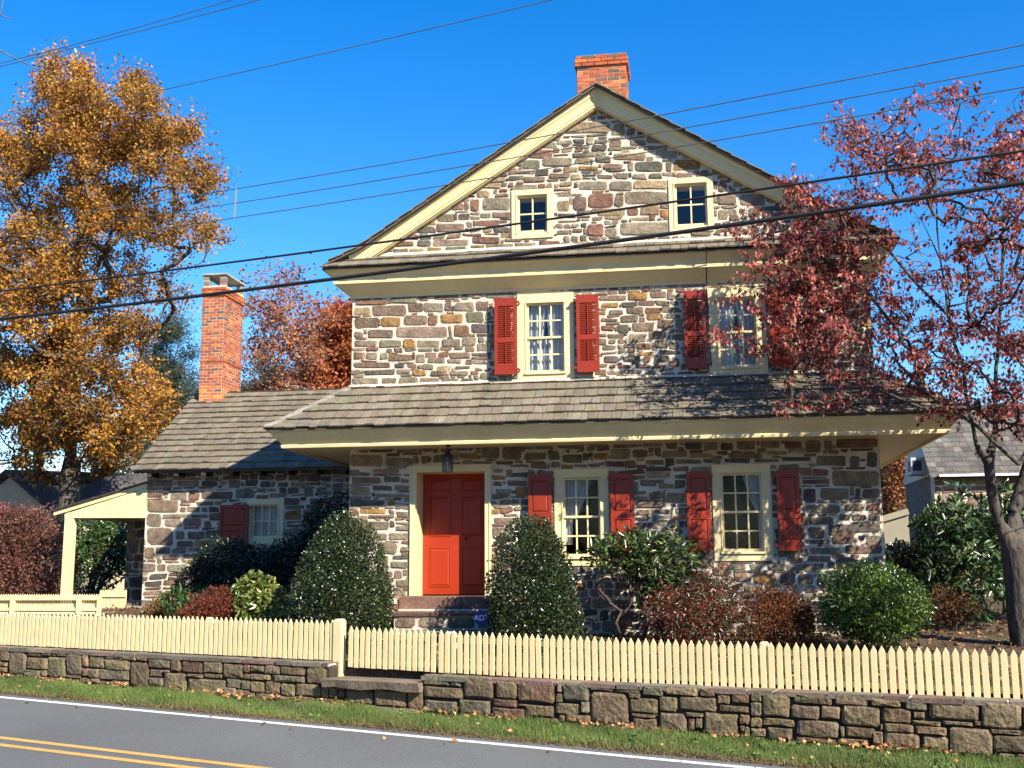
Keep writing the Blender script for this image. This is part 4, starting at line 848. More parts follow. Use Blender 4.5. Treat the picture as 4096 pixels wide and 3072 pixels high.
def tubes(name, A, B, r0, r1, m, parent, col, n=5, **k):
    A, B = np.array(A), np.array(B); d = unit(B-A); h = np.where(np.abs(d[:, 2:3]) < .9, [[0, 0, 1.]], [[1., 0, 0]]); a = unit(np.cross(d, h)); b = np.cross(d, a)
    t = np.linspace(0, 2*math.pi, n, endpoint=False); ct, st = np.cos(t)[None, :, None], np.sin(t)[None, :, None]
    ring = a[:, None]*ct+b[:, None]*st; V = np.concatenate([A[:, None]+ring*np.array(r0)[:, None, None], B[:, None]+ring*np.array(r1)[:, None, None]], 1)
    i = np.arange(n); f = np.stack([i, (i+1) % n, n+(i+1) % n, n+i], 1); F = (np.arange(len(A))[:, None, None]*2*n+f[None]).reshape(-1, 4)
    return npmesh(name, V.reshape(-1, 3), F, col, m, parent, smooth=True, **k)
def tree(name, label, base, limbs, clusters, cr, leafn, leafs, pal, barkcol, trunk_r, twigs=8, twl=.9, droop=.2, wid=.55, bend=.35, group=None, lm=None, leafspread=.14, caps=None, ctint=.16, upb=.25, flat=1., hang=0., nseg=3, tipr=.006, pexp=2.4, rexp=.9):
    """limbs: [(parent limb idx or -1, attach index, [points])]; clusters: [(pos, r, density)]"""
    th = empty(name, base, label=label, cat='tree', group=group or {'maple_tree': 'red trees behind the wing', 'pine_tree': 'dark conifers behind the wing', 'small_tree': 'trees in the gap right of the house'}.get(name))
    P = []; par = []; start = []; cap = []
    for li, (pl, ai, pts) in enumerate(limbs):
        pts = [np.array(p, float) for p in pts]; prev = -1 if pl < 0 else start[pl][min(ai, len(start[pl])-1)]; idx = []
        if pl >= 0: pts = [P[prev]]+pts
        for q in range(len(pts)-1):
            L_ = np.linalg.norm(pts[q+1]-pts[q]); k = max(1, int(L_/(.35 if trunk_r < .3 else .6)))
            for e in range(k):
                if pl >= 0 and q == 0 and e == 0: continue
                p = pts[q]+(pts[q+1]-pts[q])*e/k; P.append(p+rng.normal(size=3)*trunk_r*.06); par.append(prev); prev = len(P)-1; 
                if e == 0 or True: idx.append(prev)
        P.append(pts[-1]); par.append(prev); idx.append(len(P)-1)
        cap += [caps[li] if caps else 9.]*(len(P)-len(cap))
        # map original attach indices: nearest created node to each original point
        start.append([min(idx, key=lambda i: np.linalg.norm(P[i]-p)) for p in pts])
    nl = len(P); b0 = P[0]
    order = sorted(clusters, key=lambda c: np.linalg.norm(np.array(c[0])-b0))
    tipsA = []; LP = []; LD = []; LC = []
    for c, r, dens in order:
        c = np.array(c, float); A = np.array(P); d = np.linalg.norm(A-c, axis=1); pen = np.maximum(0, A[:, 2]-c[2]+.15*d)*1.2; pen[:max(1, nl//12)] += 3
        i = int(np.argmin(d+pen)); L_ = d[i]; k = max(2, int(L_/.45)); a = P[i]; prev = i
        for e in range(1, k+1):
            t = e/k; p = a+(c-a)*t; p = p+np.array([0, 0, -bend*L_*.35*math.sin(math.pi*t)])*(1 if c[2] > a[2] else -1)+rng.normal(size=3)*.035*L_*(1-t)*.6
            P.append(p); par.append(prev); prev = len(P)-1
        out = unit(c-a); tn = 1+rng.normal()*ctint; n0 = sum(len(q_) for q_ in LP[-1:])*0; c0_ = len(LP)
        for _ in range(max(2, int(twigs*dens))):
            d_ = unit((out*.5+rng.normal(size=3)*.75)*[1, 1, flat]+np.array([0, 0, upb*flat])); ln = r*twl*rng.uniform(.6, 1.25); pv = prev; q0 = c+rng.normal(size=3)*r*.12
            for e in range(1, nseg+1):
                q = q0+d_*ln*e/nseg+rng.normal(size=3)*ln*.06; P.append(q); par.append(pv); pv = len(P)-1
                m_ = rng.poisson(leafn*(.7 if e == 1 else 1.15)); LP.append(q+rng.normal(size=(m_, 3))*leafspread*(ln/.6+.4)-[0, 0, hang]*rng.random((m_, 1))); LD.append(np.tile(d_, (m_, 1))); LC.append(np.full(m_, tn))
    P = np.array(P); par = np.array(par); n = len(P); w_ = np.zeros(n); cnt = np.zeros(n)
    acc = np.zeros(n); child = np.zeros(n, bool); child[par[par >= 0]] = True
    acc[~child] = tipr**pexp
    for i in range(n-1, -1, -1):
        if par[i] >= 0: acc[par[i]] += acc[i]
    rad = acc**(1/pexp); sc_ = trunk_r/rad[0]; rad = np.maximum(rad*(1+(sc_-1)*(rad/rad[0])**rexp), tipr*.8)
    rad[:nl] = np.minimum(rad[:nl], cap[:nl])
    if caps: rad[nl:] = np.minimum(rad[nl:], .022)
    e = np.where(par >= 0)[0]; r0 = rad[par[e]]; r1 = rad[e]; r0 = np.minimum(r0, r1*1.35)
    bg_ = e < nl
    tubes('trunk', P[par[e[bg_]]], P[e[bg_]], rad[par[e[bg_]]], r1[bg_], M_bark, th, barkcol, 10)
    tubes('branches', P[par[e[~bg_]]], P[e[~bg_]], r0[~bg_], r1[~bg_], M_bark, th, barkcol, 4, kind='stuff')
    LP = np.concatenate(LP); LD = np.concatenate(LD); k = len(LP)
    D = unit(LD*.5+rng.normal(size=(k, 3))*.8+np.array([0, 0, -droop]))
    C = (pal(LP) if callable(pal) else cols(k, pal))*np.concatenate(LC).clip(.55, 1.5)[:, None]
    leaves('crown', LP, D, leafs*rng.uniform(.65, 1.3, k), C, lm or M_leaf, th, wid=wid, kind='stuff')
    print('TREE', name, 'nodes', n, 'leaves', k)
    return th
def discs(L, Yc, half, scl=1.):
    """(xD, yD, rD, n[, dens]) discs in the photo -> clusters at real depths round Yc"""
    out = []
    for it in L:
        x, y, r, n = it[:4]; dens = it[4] if len(it) > 4 else 1
        for _ in range(n):
            a = rng.uniform(0, 2*math.pi); q = r*math.sqrt(rng.uniform(0, 1)); Y = Yc+half*rng.uniform(-1, 1)
            out.append((PD(x+q*math.cos(a), y+q*math.sin(a), Y), scl*rng.uniform(.75, 1.25), dens))
    return out
rng = np.random.default_rng(11)
OAK = [((.40, .18, .028), 5), ((.45, .24, .038), 2.6), ((.31, .125, .025), 3), ((.23, .10, .04), 1.5), ((.38, .29, .045), 1)]
def oakpal(P):
    c = cols(len(P), OAK, .16)
    # the right-hand side of the crown is browner and thinner
    k = np.clip((P[:, 0]+8.2)/4, 0, 1)[:, None]; br = np.array([.30, .155, .075]); c = c*(1-.6*k)+br*.6*k
    k2 = np.clip((6.5-P[:, 2])/4, 0, 1)[:, None]*(rng.random((len(P), 1)) < .5); return c*(1-.5*k2)+np.array([.46, .33, .04])*.5*k2
Yo = 14.0; bo_ = PD(152, 1100, Yo); bo_[2] = 1.05
def lim(L, Y): return [PD(x, y, Y+dy) for x, y, dy in L]
limbs = [(-1, 0, [bo_]+lim([(152, 1030, 0), (155, 900, 0), (163, 800, 0), (168, 680, .0), (170, 560, 0), (172, 440, 0), (178, 300, 0)], Yo)),
         (0, 3, lim([(215, 780, -.6), (270, 745, -1), (330, 700, -1.5), (400, 600, -2)], Yo)), (0, 2, lim([(120, 840, .6), (60, 790, 1), (-20, 720, 1.4)], Yo)),
         (0, 4, lim([(200, 610, .8), (240, 500, 1.2), (290, 380, 1.5), (300, 260, 1.7)], Yo)), (0, 4, lim([(130, 600, -1), (90, 490, -1.6), (70, 370, -2)], Yo)),
         (0, 1, lim([(215, 930, 1), (290, 890, 1.8), (350, 850, 2.4)], Yo)), (0, 5, lim([(230, 470, -1), (300, 400, -1.8), (360, 320, -2.2)], Yo)), (0, 3, lim([(90, 740, -1.2), (20, 690, -2.4)], Yo))]
oc = discs([(110, 235, 50, 12), (185, 230, 42, 12), (112, 165, 14, 3), (180, 165, 16, 3), (290, 200, 18, 6), (300, 260, 45, 11), (55, 320, 60, 14), (150, 330, 70, 20), (250, 340, 50, 12), (340, 345, 55, 13), (400, 300, 18, 4), (410, 400, 36, 7), (455, 395, 16, 2), (70, 460, 80, 18), (180, 465, 80, 20), (290, 465, 60, 10), (380, 480, 55, 5, .7), (450, 500, 25, 3, .6), (435, 560, 45, 4, .5),
      (60, 600, 90, 22), (180, 610, 80, 18), (280, 600, 45, 6, .8), (370, 640, 55, 5, .6), (50, 740, 90, 22), (180, 730, 70, 14), (280, 720, 55, 7), (60, 880, 90, 22), (170, 860, 90, 20), (270, 830, 75, 12), (320, 890, 30, 5), (80, 960, 70, 12), (190, 950, 65, 12), (270, 940, 40, 8), (225, 985, 35, 5),
      (-70, 420, 90, 10), (-90, 600, 110, 12), (-90, 780, 110, 12), (-80, 920, 90, 9)], Yo, 3.0, .62)
tree('oak_tree', 'tall golden orange oak filling the left of the view behind the porch', bo_, limbs, oc, 3, 12, .118, oakpal, (.085, .07, .055), .34, twigs=9, twl=1.05, droop=.25, wid=.6, leafspread=.10, upb=.7, ctint=.2)
# red maple and neighbours behind the wing
MAP = [((.36, .125, .045), 4), ((.32, .095, .05), 3), ((.40, .17, .06), 2), ((.26, .11, .07), 3)]
Ym = 26; bm = PD(641, 1000, Ym); bm[2] = 1.1
lm_ = [(-1, 0, [bm]+lim([(641, 900, 0), (645, 830, 0), (640, 760, 0), (632, 690, 0), (625, 620, 0)], Ym)), (0, 2, lim([(600, 790, -1), (570, 720, -1.5), (555, 640, -2)], Ym)), (0, 3, lim([(665, 740, 1), (680, 680, 1.3)], Ym))]
tree('maple_tree', 'thinly leaved rusty red tree behind the wing, right beside its chimney', bm, lm_, discs([(590, 640, 50, 9, .6), (640, 640, 40, 7, .6), (560, 700, 45, 7, .6), (620, 720, 60, 12, .8), (660, 760, 50, 10), (570, 790, 50, 8, .9), (640, 820, 55, 14), (590, 860, 60, 12), (680, 690, 30, 5, .8), (550, 860, 30, 5)], Ym, 2.2, .8), 2, 5, .17, MAP, (.20, .18, .15), .2, twigs=8, droop=.1)
Ym = 29; bm = PD(748, 1000, Ym); bm[2] = 1.1
lm_ = [(-1, 0, [bm]+lim([(748, 860, 0), (745, 780, 0), (742, 710, 0)], Ym))]
tree('maple_tree', 'dense orange red tree against the left edge of the main house', bm, lm_, discs([(735, 700, 28, 7), (725, 760, 45, 16), (700, 810, 50, 18), (750, 760, 40, 12), (770, 700, 40, 10), (760, 830, 60, 14), (690, 860, 50, 12)], Ym, 2.2, .75), 2, 12, .18, [((.38, .10, .028), 4), ((.32, .075, .03), 3), ((.42, .15, .04), 2)], (.20, .18, .15), .18, twigs=8, droop=.1)
PIN = [((.075, .105, .065), 3), ((.10, .13, .07), 2), ((.065, .09, .07), 2)]
Yp = 34; bp_ = PD(365, 1000, Yp); bp_[2] = 1.1
tree('pine_tree', 'blue green pine seen through the gap left of the wing chimney', bp_, [(-1, 0, [bp_]+lim([(365, 900, 0), (367, 800, 0), (372, 710, 0)], Yp))], discs([(370, 720, 25, 7), (365, 780, 45, 15), (370, 850, 60, 22), (350, 920, 70, 20), (300, 960, 60, 12), (415, 880, 40, 8)], Yp, 1.8, .8), 2, 14, .2, PIN, (.08, .06, .05), .2, twigs=9, wid=.18)
Yp = 40; bp_ = PD(585, 1000, Yp); bp_[2] = 1.1
tree('pine_tree', 'low dark green conifer behind the foot of the rusty maple', bp_, [(-1, 0, [bp_]+lim([(585, 900, 0), (588, 800, 0)], Yp))], discs([(590, 830, 40, 12), (560, 870, 60, 16), (640, 880, 60, 12)], Yp, 1.8, .8), 2, 12, .2, PIN, (.08, .06, .05), .2, twigs=9, wid=.2)
# trees in the gap on the right of the house
Yg = 30; bp_ = PD(1925, 1240, Yg); bp_[2] = 1.2
tree('small_tree', 'green and yellow tree in the gap right of the main house', bp_, [(-1, 0, [bp_]+lim([(1925, 1150, 0), (1925, 1060, 0)], Yg))], discs([(1915, 1060, 28, 12), (1915, 1120, 35, 14), (1900, 1000, 40, 12), (1890, 1090, 40, 8)], Yg, 1.6, .7), 2, 14, .16, [((.07, .13, .05), 3), ((.16, .18, .05), 2), ((.05, .09, .05), 2)], (.1, .08, .06), .15, twigs=9)
Yg = 27; bp_ = PD(1965, 1240, Yg); bp_[2] = 1.2
tree('small_tree', 'rust orange tree between the house corner and the far stone house', bp_, [(-1, 0, [bp_]+lim([(1962, 1150, 0), (1955, 1040, 0)], Yg))], discs([(1945, 1020, 20, 8), (1945, 1080, 22, 9), (1950, 990, 30, 8)], Yg, 1.2, .6), 2, 10, .15, [((.36, .15, .05), 3), ((.28, .10, .04), 2)], (.1, .08, .06), .12, twigs=8)

# dogwood in front of the right end of the house
rng = np.random.default_rng(5)
DOG = [((.32, .062, .050), 5), ((.40, .115, .085), 3.5), ((.20, .030, .028), 3), ((.46, .21, .16), 2), ((.34, .16, .10), 1)]
Yd = -1.2; bd_ = PD(2212, 1392, Yd); bd_[2] = .7
lm_ = [(-1, 0, [bd_]+lim([(2209, 1340, 0), (2204, 1270, 0), (2194, 1190, 0)], Yd)),
       (0, 4, lim([(2160, 1135, -.1), (2143, 1070, -.15), (2136, 1000, -.2)], Yd)), (0, 4, lim([(2190, 1110, .1), (2208, 1050, .2), (2235, 960, .3), (2250, 840, .4), (2270, 700, .6), (2280, 540, .8)], Yd)),
       (1, 3, lim([(2112, 960, -.4), (2096, 905, -.5), (2080, 800, -.4), (2050, 680, -.3), (2030, 560, 0), (2020, 430, .2), (2025, 330, .3)], Yd)),
       (1, 3, lim([(2150, 930, .1), (2150, 840, .3), (2160, 700, .5), (2165, 560, .7), (2170, 420, .8)], Yd)),
       (2, 3, lim([(2200, 1000, -.1), (2143, 955, -.4), (2112, 922, -.5), (2062, 890, -.6), (2000, 850, -.6), (1940, 790, -.6), (1880, 730, -.55), (1800, 690, -.5)], Yd)),
       (5, 5, lim([(1960, 740, -.5), (1880, 640, -.5), (1800, 570, -.5), (1720, 520, -.5)], Yd)), (3, 4, lim([(1990, 620, -.4), (1920, 540, -.5), (1860, 500, -.5), (1780, 450, -.5), (1710, 425, -.5)], Yd)),
       (3, 5, lim([(1990, 480, -.2), (1930, 400, -.4), (1880, 330, -.5)], Yd)), (2, 5, lim([(2330, 640, -1), (2400, 560, -2), (2480, 480, -2.6)], Yd)), (2, 4, lim([(2340, 860, -1.4), (2420, 800, -2.4), (2500, 760, -3)], Yd))]
da = discs([(1705, 405, 12, 3), (1740, 430, 22, 6), (1790, 462, 26, 7), (1835, 480, 22, 5), (1660, 480, 18, 2, .6), (1700, 525, 38, 7), (1640, 520, 25, 3, .6), (1665, 570, 28, 4), (1750, 560, 45, 10), (1810, 530, 30, 5), (1650, 640, 32, 4, .7), (1590, 500, 20, 2, .4), (1575, 725, 22, 3, .6), (1625, 745, 34, 4, .7), (1720, 640, 45, 11), (1700, 700, 40, 7), (1780, 640, 45, 12), (1770, 720, 45, 10), (1840, 600, 40, 8), (1740, 780, 35, 4), (1715, 862, 15, 2), (1800, 872, 14, 2), (1826, 868, 12, 1)], Yd-.45, .55, .36)
db = discs([(1830, 290, 28, 3), (1860, 260, 25, 2), (1880, 300, 45, 6), (1950, 240, 40, 5), (1850, 350, 50, 5), (1910, 350, 55, 7), (1960, 320, 55, 8), (2035, 190, 26, 2), (2060, 240, 40, 4), (2090, 220, 20, 1), (2060, 310, 50, 7), (1840, 400, 40, 5), (1890, 430, 50, 6), (1960, 420, 60, 8), (2040, 400, 50, 7), (2150, 270, 60, 12), (2180, 340, 55, 12), (2120, 400, 60, 10), (2190, 430, 50, 10), (1870, 560, 60, 9), (1900, 660, 70, 12), (1860, 730, 70, 11), (1950, 560, 60, 6), (1990, 660, 70, 10), (1960, 750, 70, 12), (1920, 820, 60, 8), (2060, 560, 60, 7), (2080, 650, 70, 11), (2060, 740, 70, 12), (2020, 820, 70, 12), (2100, 830, 70, 12), (2160, 560, 60, 10), (2170, 680, 70, 13), (2170, 790, 60, 12), (2150, 870, 50, 7), (2220, 900, 50, 6), (2070, 890, 30, 3), (1830, 800, 45, 5), (2080, 480, 60, 8), (2190, 500, 50, 8)], Yd-.3, 1.1, .46)
dc = discs([(2300, 330, 90, 12), (2310, 480, 100, 12), (2310, 620, 100, 14), (2310, 760, 100, 14), (2330, 880, 90, 12), (2440, 450, 110, 12), (2450, 600, 110, 12), (2470, 740, 110, 14), (2480, 860, 100, 12), (2440, 950, 80, 8)], Yd-2.0, 1.9, .5)
tree('dogwood_tree', 'dogwood with dark red hanging leaves leaning over the right end of the house', bd_, lm_, da+[c for c in db if rng.random() < .62]+[c for c in dc if rng.random() < .62], 2, 2.25, .080, DOG, (.06, .05, .04), .20, rexp=1.1, pexp=2.9, caps=[.20, .075, .095, .045, .04, .042, .032, .03, .026, .05, .05], twigs=5, twl=1.0, droop=1.5, wid=.55, leafspread=.028, flat=.45, hang=.05, nseg=5, tipr=.0035, bend=.1, lm=M_leaf)
# evergreen outside the frame on the right: shades the right of the lower wall
# bare branch reaching in at the top left corner
th = empty('bare_branch', PD(-60, 60, -8), label='bare twig reaching into the top left corner of the view', cat='branch')
m_ = MB(); Yb_ = -8
m_.tube([PD(-60, 90, Yb_), PD(0, 109, Yb_), PD(40, 130, Yb_), (PD(80, 150, Yb_)), PD(115, 155, Yb_)], [.012, .009, .007, .005, .003], 6, (.13, .11, .09)); m_.tube([PD(-40, 20, Yb_), PD(0, 33, Yb_), PD(28, 40, Yb_)], [.009, .007, .003], 6, (.13, .11, .09)); m_.tube([PD(0, 33, Yb_), PD(5, 10, Yb_), PD(9, -10, Yb_)], [.006, .004, .003], 6, (.13, .11, .09))
m_.build('twig', M_bark, th)

# ---- shrubs
def shrub(name, label, blobs, n, ls, pal, m=None, wid=.5, gap=.25, shell=.72, stems=8, zmin=None, droop=0., up=.0, spike=0, lump=.1, stemcol=(.07, .05, .035), stemr=.012, whorl=0, shoots=0, group=None):
    """blobs: [(centre, (rx,ry,rz))] world; leaves in a lumpy shell"""
    vol = [b[1][0]*b[1][2]*(.6+b[1][1]) for b in blobs]; tot = sum(vol); base = np.array(blobs[0][0], float); zb = zmin if zmin is not None else min(b[0][2]-b[1][2] for b in blobs)
    th = empty(name, (base[0], base[1], zb), label=label, cat='shrub', group=group or {'holly_bush': 'clipped hollies on either side of the door', 'evergreen_shrub': 'dark evergreen shrubs', 'azalea_bush': 'low brown azaleas', 'rhododendron': 'rhododendrons', 'burning_bush': 'red-brown shrubs at the far left'}.get(name)); P = []; D = []
    for (c, r), v in zip(blobs, vol):
        k = int(n*v/tot); c = np.array(c); r = np.array(r); d = unit(rng.normal(size=(k, 3)))
        nz = 0
        for q in range(5):
            f = rng.normal(size=3)*(2.5+q*1.6); nz = nz+np.sin(d@f+rng.uniform(0, 6))*lump/(1+q*.3)
        rr = (shell+(1.05-shell)*np.sqrt(rng.random(k)))*(1+nz); rr = np.where(rng.random(k) < .25, rr*rng.uniform(.3, 1, k), rr)
        holes = np.sin(d@(rng.normal(size=3)*7)+1)*np.sin(d@(rng.normal(size=3)*6)); keep = (holes < 1-gap*1.6) | (rng.random(k) < .3)
        p = c+d*rr[:, None]*r; P.append(p[keep]); D.append(unit(d/r)[keep])
    P = np.concatenate(P); D = np.concatenate(D); ok = P[:, 2] > zb; P = P[ok]; D = D[ok]
    if shoots:
        ix = rng.choice(len(P), shoots); sp_, sd_ = P[ix], unit(D[ix]+rng.normal(size=(shoots, 3))*.35+[0, 0, .35]); m9 = 12; L9 = rng.uniform(1.5, 4.2, shoots)*ls; tt = rng.random((shoots, m9, 1))
        Q9 = sp_[:, None]+sd_[:, None]*L9[:, None, None]*tt; P = np.concatenate([P, Q9.reshape(-1, 3)]); D = np.concatenate([D, np.repeat(sd_, m9, 0)])
    if whorl:
        k = len(P)//whorl; ix = rng.permutation(len(P))[:k]; P = np.repeat(P[ix], whorl, 0); D0 = np.repeat(D[ix], whorl, 0); a = unit(rng.normal(size=(len(P), 3))); side = unit(np.cross(D0, a)); D = unit(D0*.45+side); P = P+D*ls*.1
    else: D = unit(D*.7+rng.normal(size=D.shape)*.7+np.array([0, 0, up-droop]))
    k = len(P); C = pal(P) if callable(pal) else cols(k, pal)
    leaves('foliage', P, D, ls*rng.uniform(.6, 1.3, k), C, m or M_gloss, th, wid=wid, kind='stuff')
    A = []; B = []; r0 = []; r1 = []
    for _ in range(stems):
        b = blobs[rng.integers(len(blobs))]; c = np.array(b[0]); r = np.array(b[1]); s0 = np.array([base[0]+rng.normal()*.08, base[1]+rng.normal()*.08, zb-.05]); e = c+unit(rng.normal(size=3)+[0, 0, .8])*r*.8
        mid = (s0+e)/2+rng.normal(size=3)*.07*np.linalg.norm(e-s0)+[0, 0, .1]
        pts = [s0, s0*.6+mid*.4+rng.normal(size=3)*.03, mid, mid*.5+e*.5+rng.normal(size=3)*.03, e]
        for i in range(4): A.append(pts[i]); B.append(pts[i+1]); r0.append(stemr*(1-i*.2)); r1.append(stemr*(.8-i*.2))
    if A: tubes('stems', A, B, r0, r1, M_bark, th, stemcol, 6, kind='stuff')
    return th
def bl(x0, y0, x1, y1, Y, ry=None):  # D-pixel box -> ellipsoid blob
    a = PD(x0, (y0+y1)/2, Y); b = PD(x1, (y0+y1)/2, Y); t = PD((x0+x1)/2, y0, Y); u = PD((x0+x1)/2, y1, Y)
    rx = (b[0]-a[0])/2; rz = (t[2]-u[2])/2; return ((a+b)/2*[1, 1, 0]+[0, 0, (t[2]+u[2])/2], (rx, ry or rx, rz))
HOL = [((.026, .042, .013), 5), ((.042, .060, .018), 3), ((.070, .085, .026), 1.5), ((.015, .024, .010), 3)]
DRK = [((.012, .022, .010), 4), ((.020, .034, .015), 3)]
def holly(label, x0, y0, x1, y1, Y):
    w_ = x1-x0; h = y1-y0
    shrub('holly_bush', label, [bl(x0, y0+h*.02, x1, y0+h*1.5, Y), bl(x0+w_*.04, y0+h*.35, x1-w_*.04, y1+h*.15, Y), bl(x0+w_*.24, y0-h*.02, x1-w_*.22, y0+h*.6, Y)], 46000, .038, HOL, wid=.75, shell=.8, zmin=.62, lump=.05, gap=.12, up=.15, shoots=110)
    # loose shoots
rng = np.random.default_rng(21)
holly('clipped egg-shaped holly left of the door steps', 634, 1124, 842, 1375, -1.35)
holly('clipped egg-shaped holly right of the red door', 1056, 1120, 1252, 1395, -1.65)
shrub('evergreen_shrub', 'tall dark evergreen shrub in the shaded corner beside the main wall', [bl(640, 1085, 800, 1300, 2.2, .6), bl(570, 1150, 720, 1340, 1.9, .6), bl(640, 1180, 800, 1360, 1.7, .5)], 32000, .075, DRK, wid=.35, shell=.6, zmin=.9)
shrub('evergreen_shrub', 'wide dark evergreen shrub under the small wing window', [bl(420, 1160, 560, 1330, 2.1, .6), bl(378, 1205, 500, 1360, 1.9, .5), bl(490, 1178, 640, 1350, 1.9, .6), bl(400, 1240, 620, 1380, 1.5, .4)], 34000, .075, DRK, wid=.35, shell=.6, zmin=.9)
RB = [((.20, .048, .022), 4), ((.14, .035, .02), 3), ((.28, .09, .035), 1.5), ((.09, .05, .02), 1)]
shrub('azalea_bush', 'low red-brown azalea behind the left fence', [bl(385, 1278, 530, 1380, -.6, .5), bl(440, 1270, 510, 1340, -.6, .35)], 9000, .04, RB, M_leaf, zmin=.68, shell=.5, up=.6, lump=.16, shoots=160)
shrub('azalea_bush', 'small ochre bush at the corner of the low wing', [bl(318, 1285, 375, 1350, 1.2, .3)], 1800, .05, [((.22, .12, .03), 3), ((.13, .08, .02), 2)], M_leaf, zmin=.85, shell=.4, up=.4)
shrub('rhododendron', 'sprig of green rhododendron beside the small ochre bush', [bl(360, 1270, 400, 1320, .6, .2)], 260, .14, [((.07, .13, .035), 3), ((.04, .08, .02), 2)], wid=.28, whorl=7, zmin=.85, stems=4)
shrub('rhododendron', 'yellow-green rhododendron with upright buds left of the left holly', [bl(508, 1265, 630, 1370, -.5, .4), bl(515, 1245, 600, 1330, -.5, .35)], 2600, .13, [((.16, .20, .045), 4), ((.09, .14, .03), 3), ((.28, .27, .08), 1)], wid=.3, whorl=6, zmin=.68, shell=.5, stemcol=(.2, .18, .05))
RH = [((.055, .085, .022), 4), ((.035, .058, .016), 3), ((.10, .13, .035), 1.5)]
shrub('rhododendron', 'leggy rhododendron with crooked bare stems under the left lower window', [bl(1270, 1140, 1420, 1235, -.9, .5), bl(1340, 1150, 1520, 1280, -.8, .5), bl(1262, 1180, 1330, 1220, -1.0, .3), bl(1370, 1230, 1540, 1320, -.8, .4)], 3600, .13, RH, wid=.32, whorl=6, shell=.4, stems=0)
rh = bpy.data.objects['rhododendron.002'] if 'rhododendron.002' in bpy.data.objects else None
m_ = MB()
for L in ([(1345, 1385), (1330, 1345), (1342, 1320), (1300, 1290), (1292, 1250)], [(1345, 1330), (1365, 1300), (1368, 1250)], [(1392, 1390), (1398, 1320), (1380, 1280), (1400, 1230)], [(1395, 1360), (1420, 1310), (1415, 1270), (1450, 1220)], [(1318, 1300), (1290, 1270), (1310, 1230)], [(1368, 1290), (1350, 1250)]):
    m_.tube([PD(x, y, -.95) for x, y in L], [.03, .026, .022, .018, .012][:len(L)], 7, (.07, .045, .035))
m_.build('stem', M_bark, rh, smooth=True)
PR = [((.22, .020, .018), 3), ((.12, .018, .014), 2.5), ((.06, .065, .022), 3.5), ((.14, .14, .06), 1.5), ((.04, .05, .02), 2)]
shrub('pieris_bush', 'bush with bright red tips between the leggy rhododendron and the right window', [bl(1395, 1262, 1550, 1400, -1.5, .4), bl(1480, 1228, 1590, 1380, -1.3, .4), bl(1400, 1300, 1580, 1400, -1.7, .35)], 12000, .065, PR, wid=.25, zmin=.6, shell=.5, droop=.35, gap=.3, lump=.18, shoots=200)
BR2 = [((.20, .055, .02), 4), ((.13, .05, .02), 3), ((.27, .11, .035), 2), ((.09, .04, .02), 2)]
shrub('azalea_bush', 'rusty brown azalea under the right lower window', [bl(1592, 1285, 1790, 1410, -1.6, .5), bl(1625, 1268, 1745, 1360, -1.5, .4)], 14000, .038, BR2, M_leaf, zmin=.6, shell=.45, up=.4, gap=.4, lump=.2, shoots=200)
GR = [((.075, .125, .018), 5), ((.12, .18, .028), 3), ((.035, .07, .015), 3)]
shrub('boxwood_bush', 'rounded bright green bush at the right corner of the house', [bl(1778, 1232, 2005, 1375, -2.0, .75), bl(1800, 1228, 1960, 1330, -2.1, .6), bl(1790, 1290, 1990, 1392, -2.1, .6)], 21000, .048, GR, wid=.6, zmin=.62, shell=.72, up=.2, lump=.13, gap=.3, shoots=300)
shrub('rhododendron', 'tall glossy rhododendron beside the dogwood trunk', [bl(1975, 1090, 2130, 1250, 1.3, .8), bl(2010, 1060, 2150, 1180, 1.6, .7), bl(2030, 1180, 2190, 1330, 1.0, .8), bl(1975, 1170, 2080, 1290, 1.1, .6), bl(2130, 1050, 2330, 1300, 1.8, .9)], 7500, .17, [((.045, .085, .025), 4), ((.075, .12, .035), 2), ((.03, .055, .018), 3)], wid=.32, whorl=6, zmin=.85, shell=.45)
shrub('azalea_bush', 'sparse brown bush in the shade under the tall rhododendron', [bl(1985, 1270, 2110, 1345, .6, .4)], 3500, .05, [((.14, .06, .03), 3), ((.2, .13, .04), 1)], M_leaf, zmin=.8, shell=.4, gap=.5)
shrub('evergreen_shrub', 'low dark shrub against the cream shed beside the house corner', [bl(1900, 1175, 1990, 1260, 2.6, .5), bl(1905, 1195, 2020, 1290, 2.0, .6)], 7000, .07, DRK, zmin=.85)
BB = [((.17, .075, .050), 4), ((.22, .12, .07), 3), ((.20, .040, .045), 2), ((.10, .055, .04), 3)]
shrub('burning_bush', 'big dense red-brown bush left of the white porch post', [bl(-70, 1120, 132, 1310, 5.2, .9), bl(-110, 1095, 80, 1290, 5.0, .9), bl(10, 1105, 112, 1200, 5.2, .6), bl(-60, 1200, 128, 1350, 5.2, .9)], 34000, .06, BB, M_leaf, wid=.65, zmin=.9, shell=.7, gap=.25, lump=.14, shoots=300)
shrub('burning_bush', 'taller pinkish-red shrub peeping over the big brown bush', [bl(-60, 1085, 30, 1180, 6.6, .5)], 1500, .08, [((.33, .05, .06), 3), ((.25, .07, .05), 2)], M_leaf, zmin=.9, shell=.5)
shrub('laurel_bush', 'green laurel with bare stems behind the porch', [bl(150, 1140, 250, 1300, 9.4, .8), bl(190, 1120, 330, 1210, 10, 1), bl(175, 1110, 250, 1180, 9.6, .8), bl(240, 1150, 360, 1250, 10.5, 1)], 7000, .14, [((.04, .08, .018), 3), ((.06, .11, .025), 2)], wid=.4, zmin=1.1, shell=.5, gap=.2, stems=26, stemr=.03)
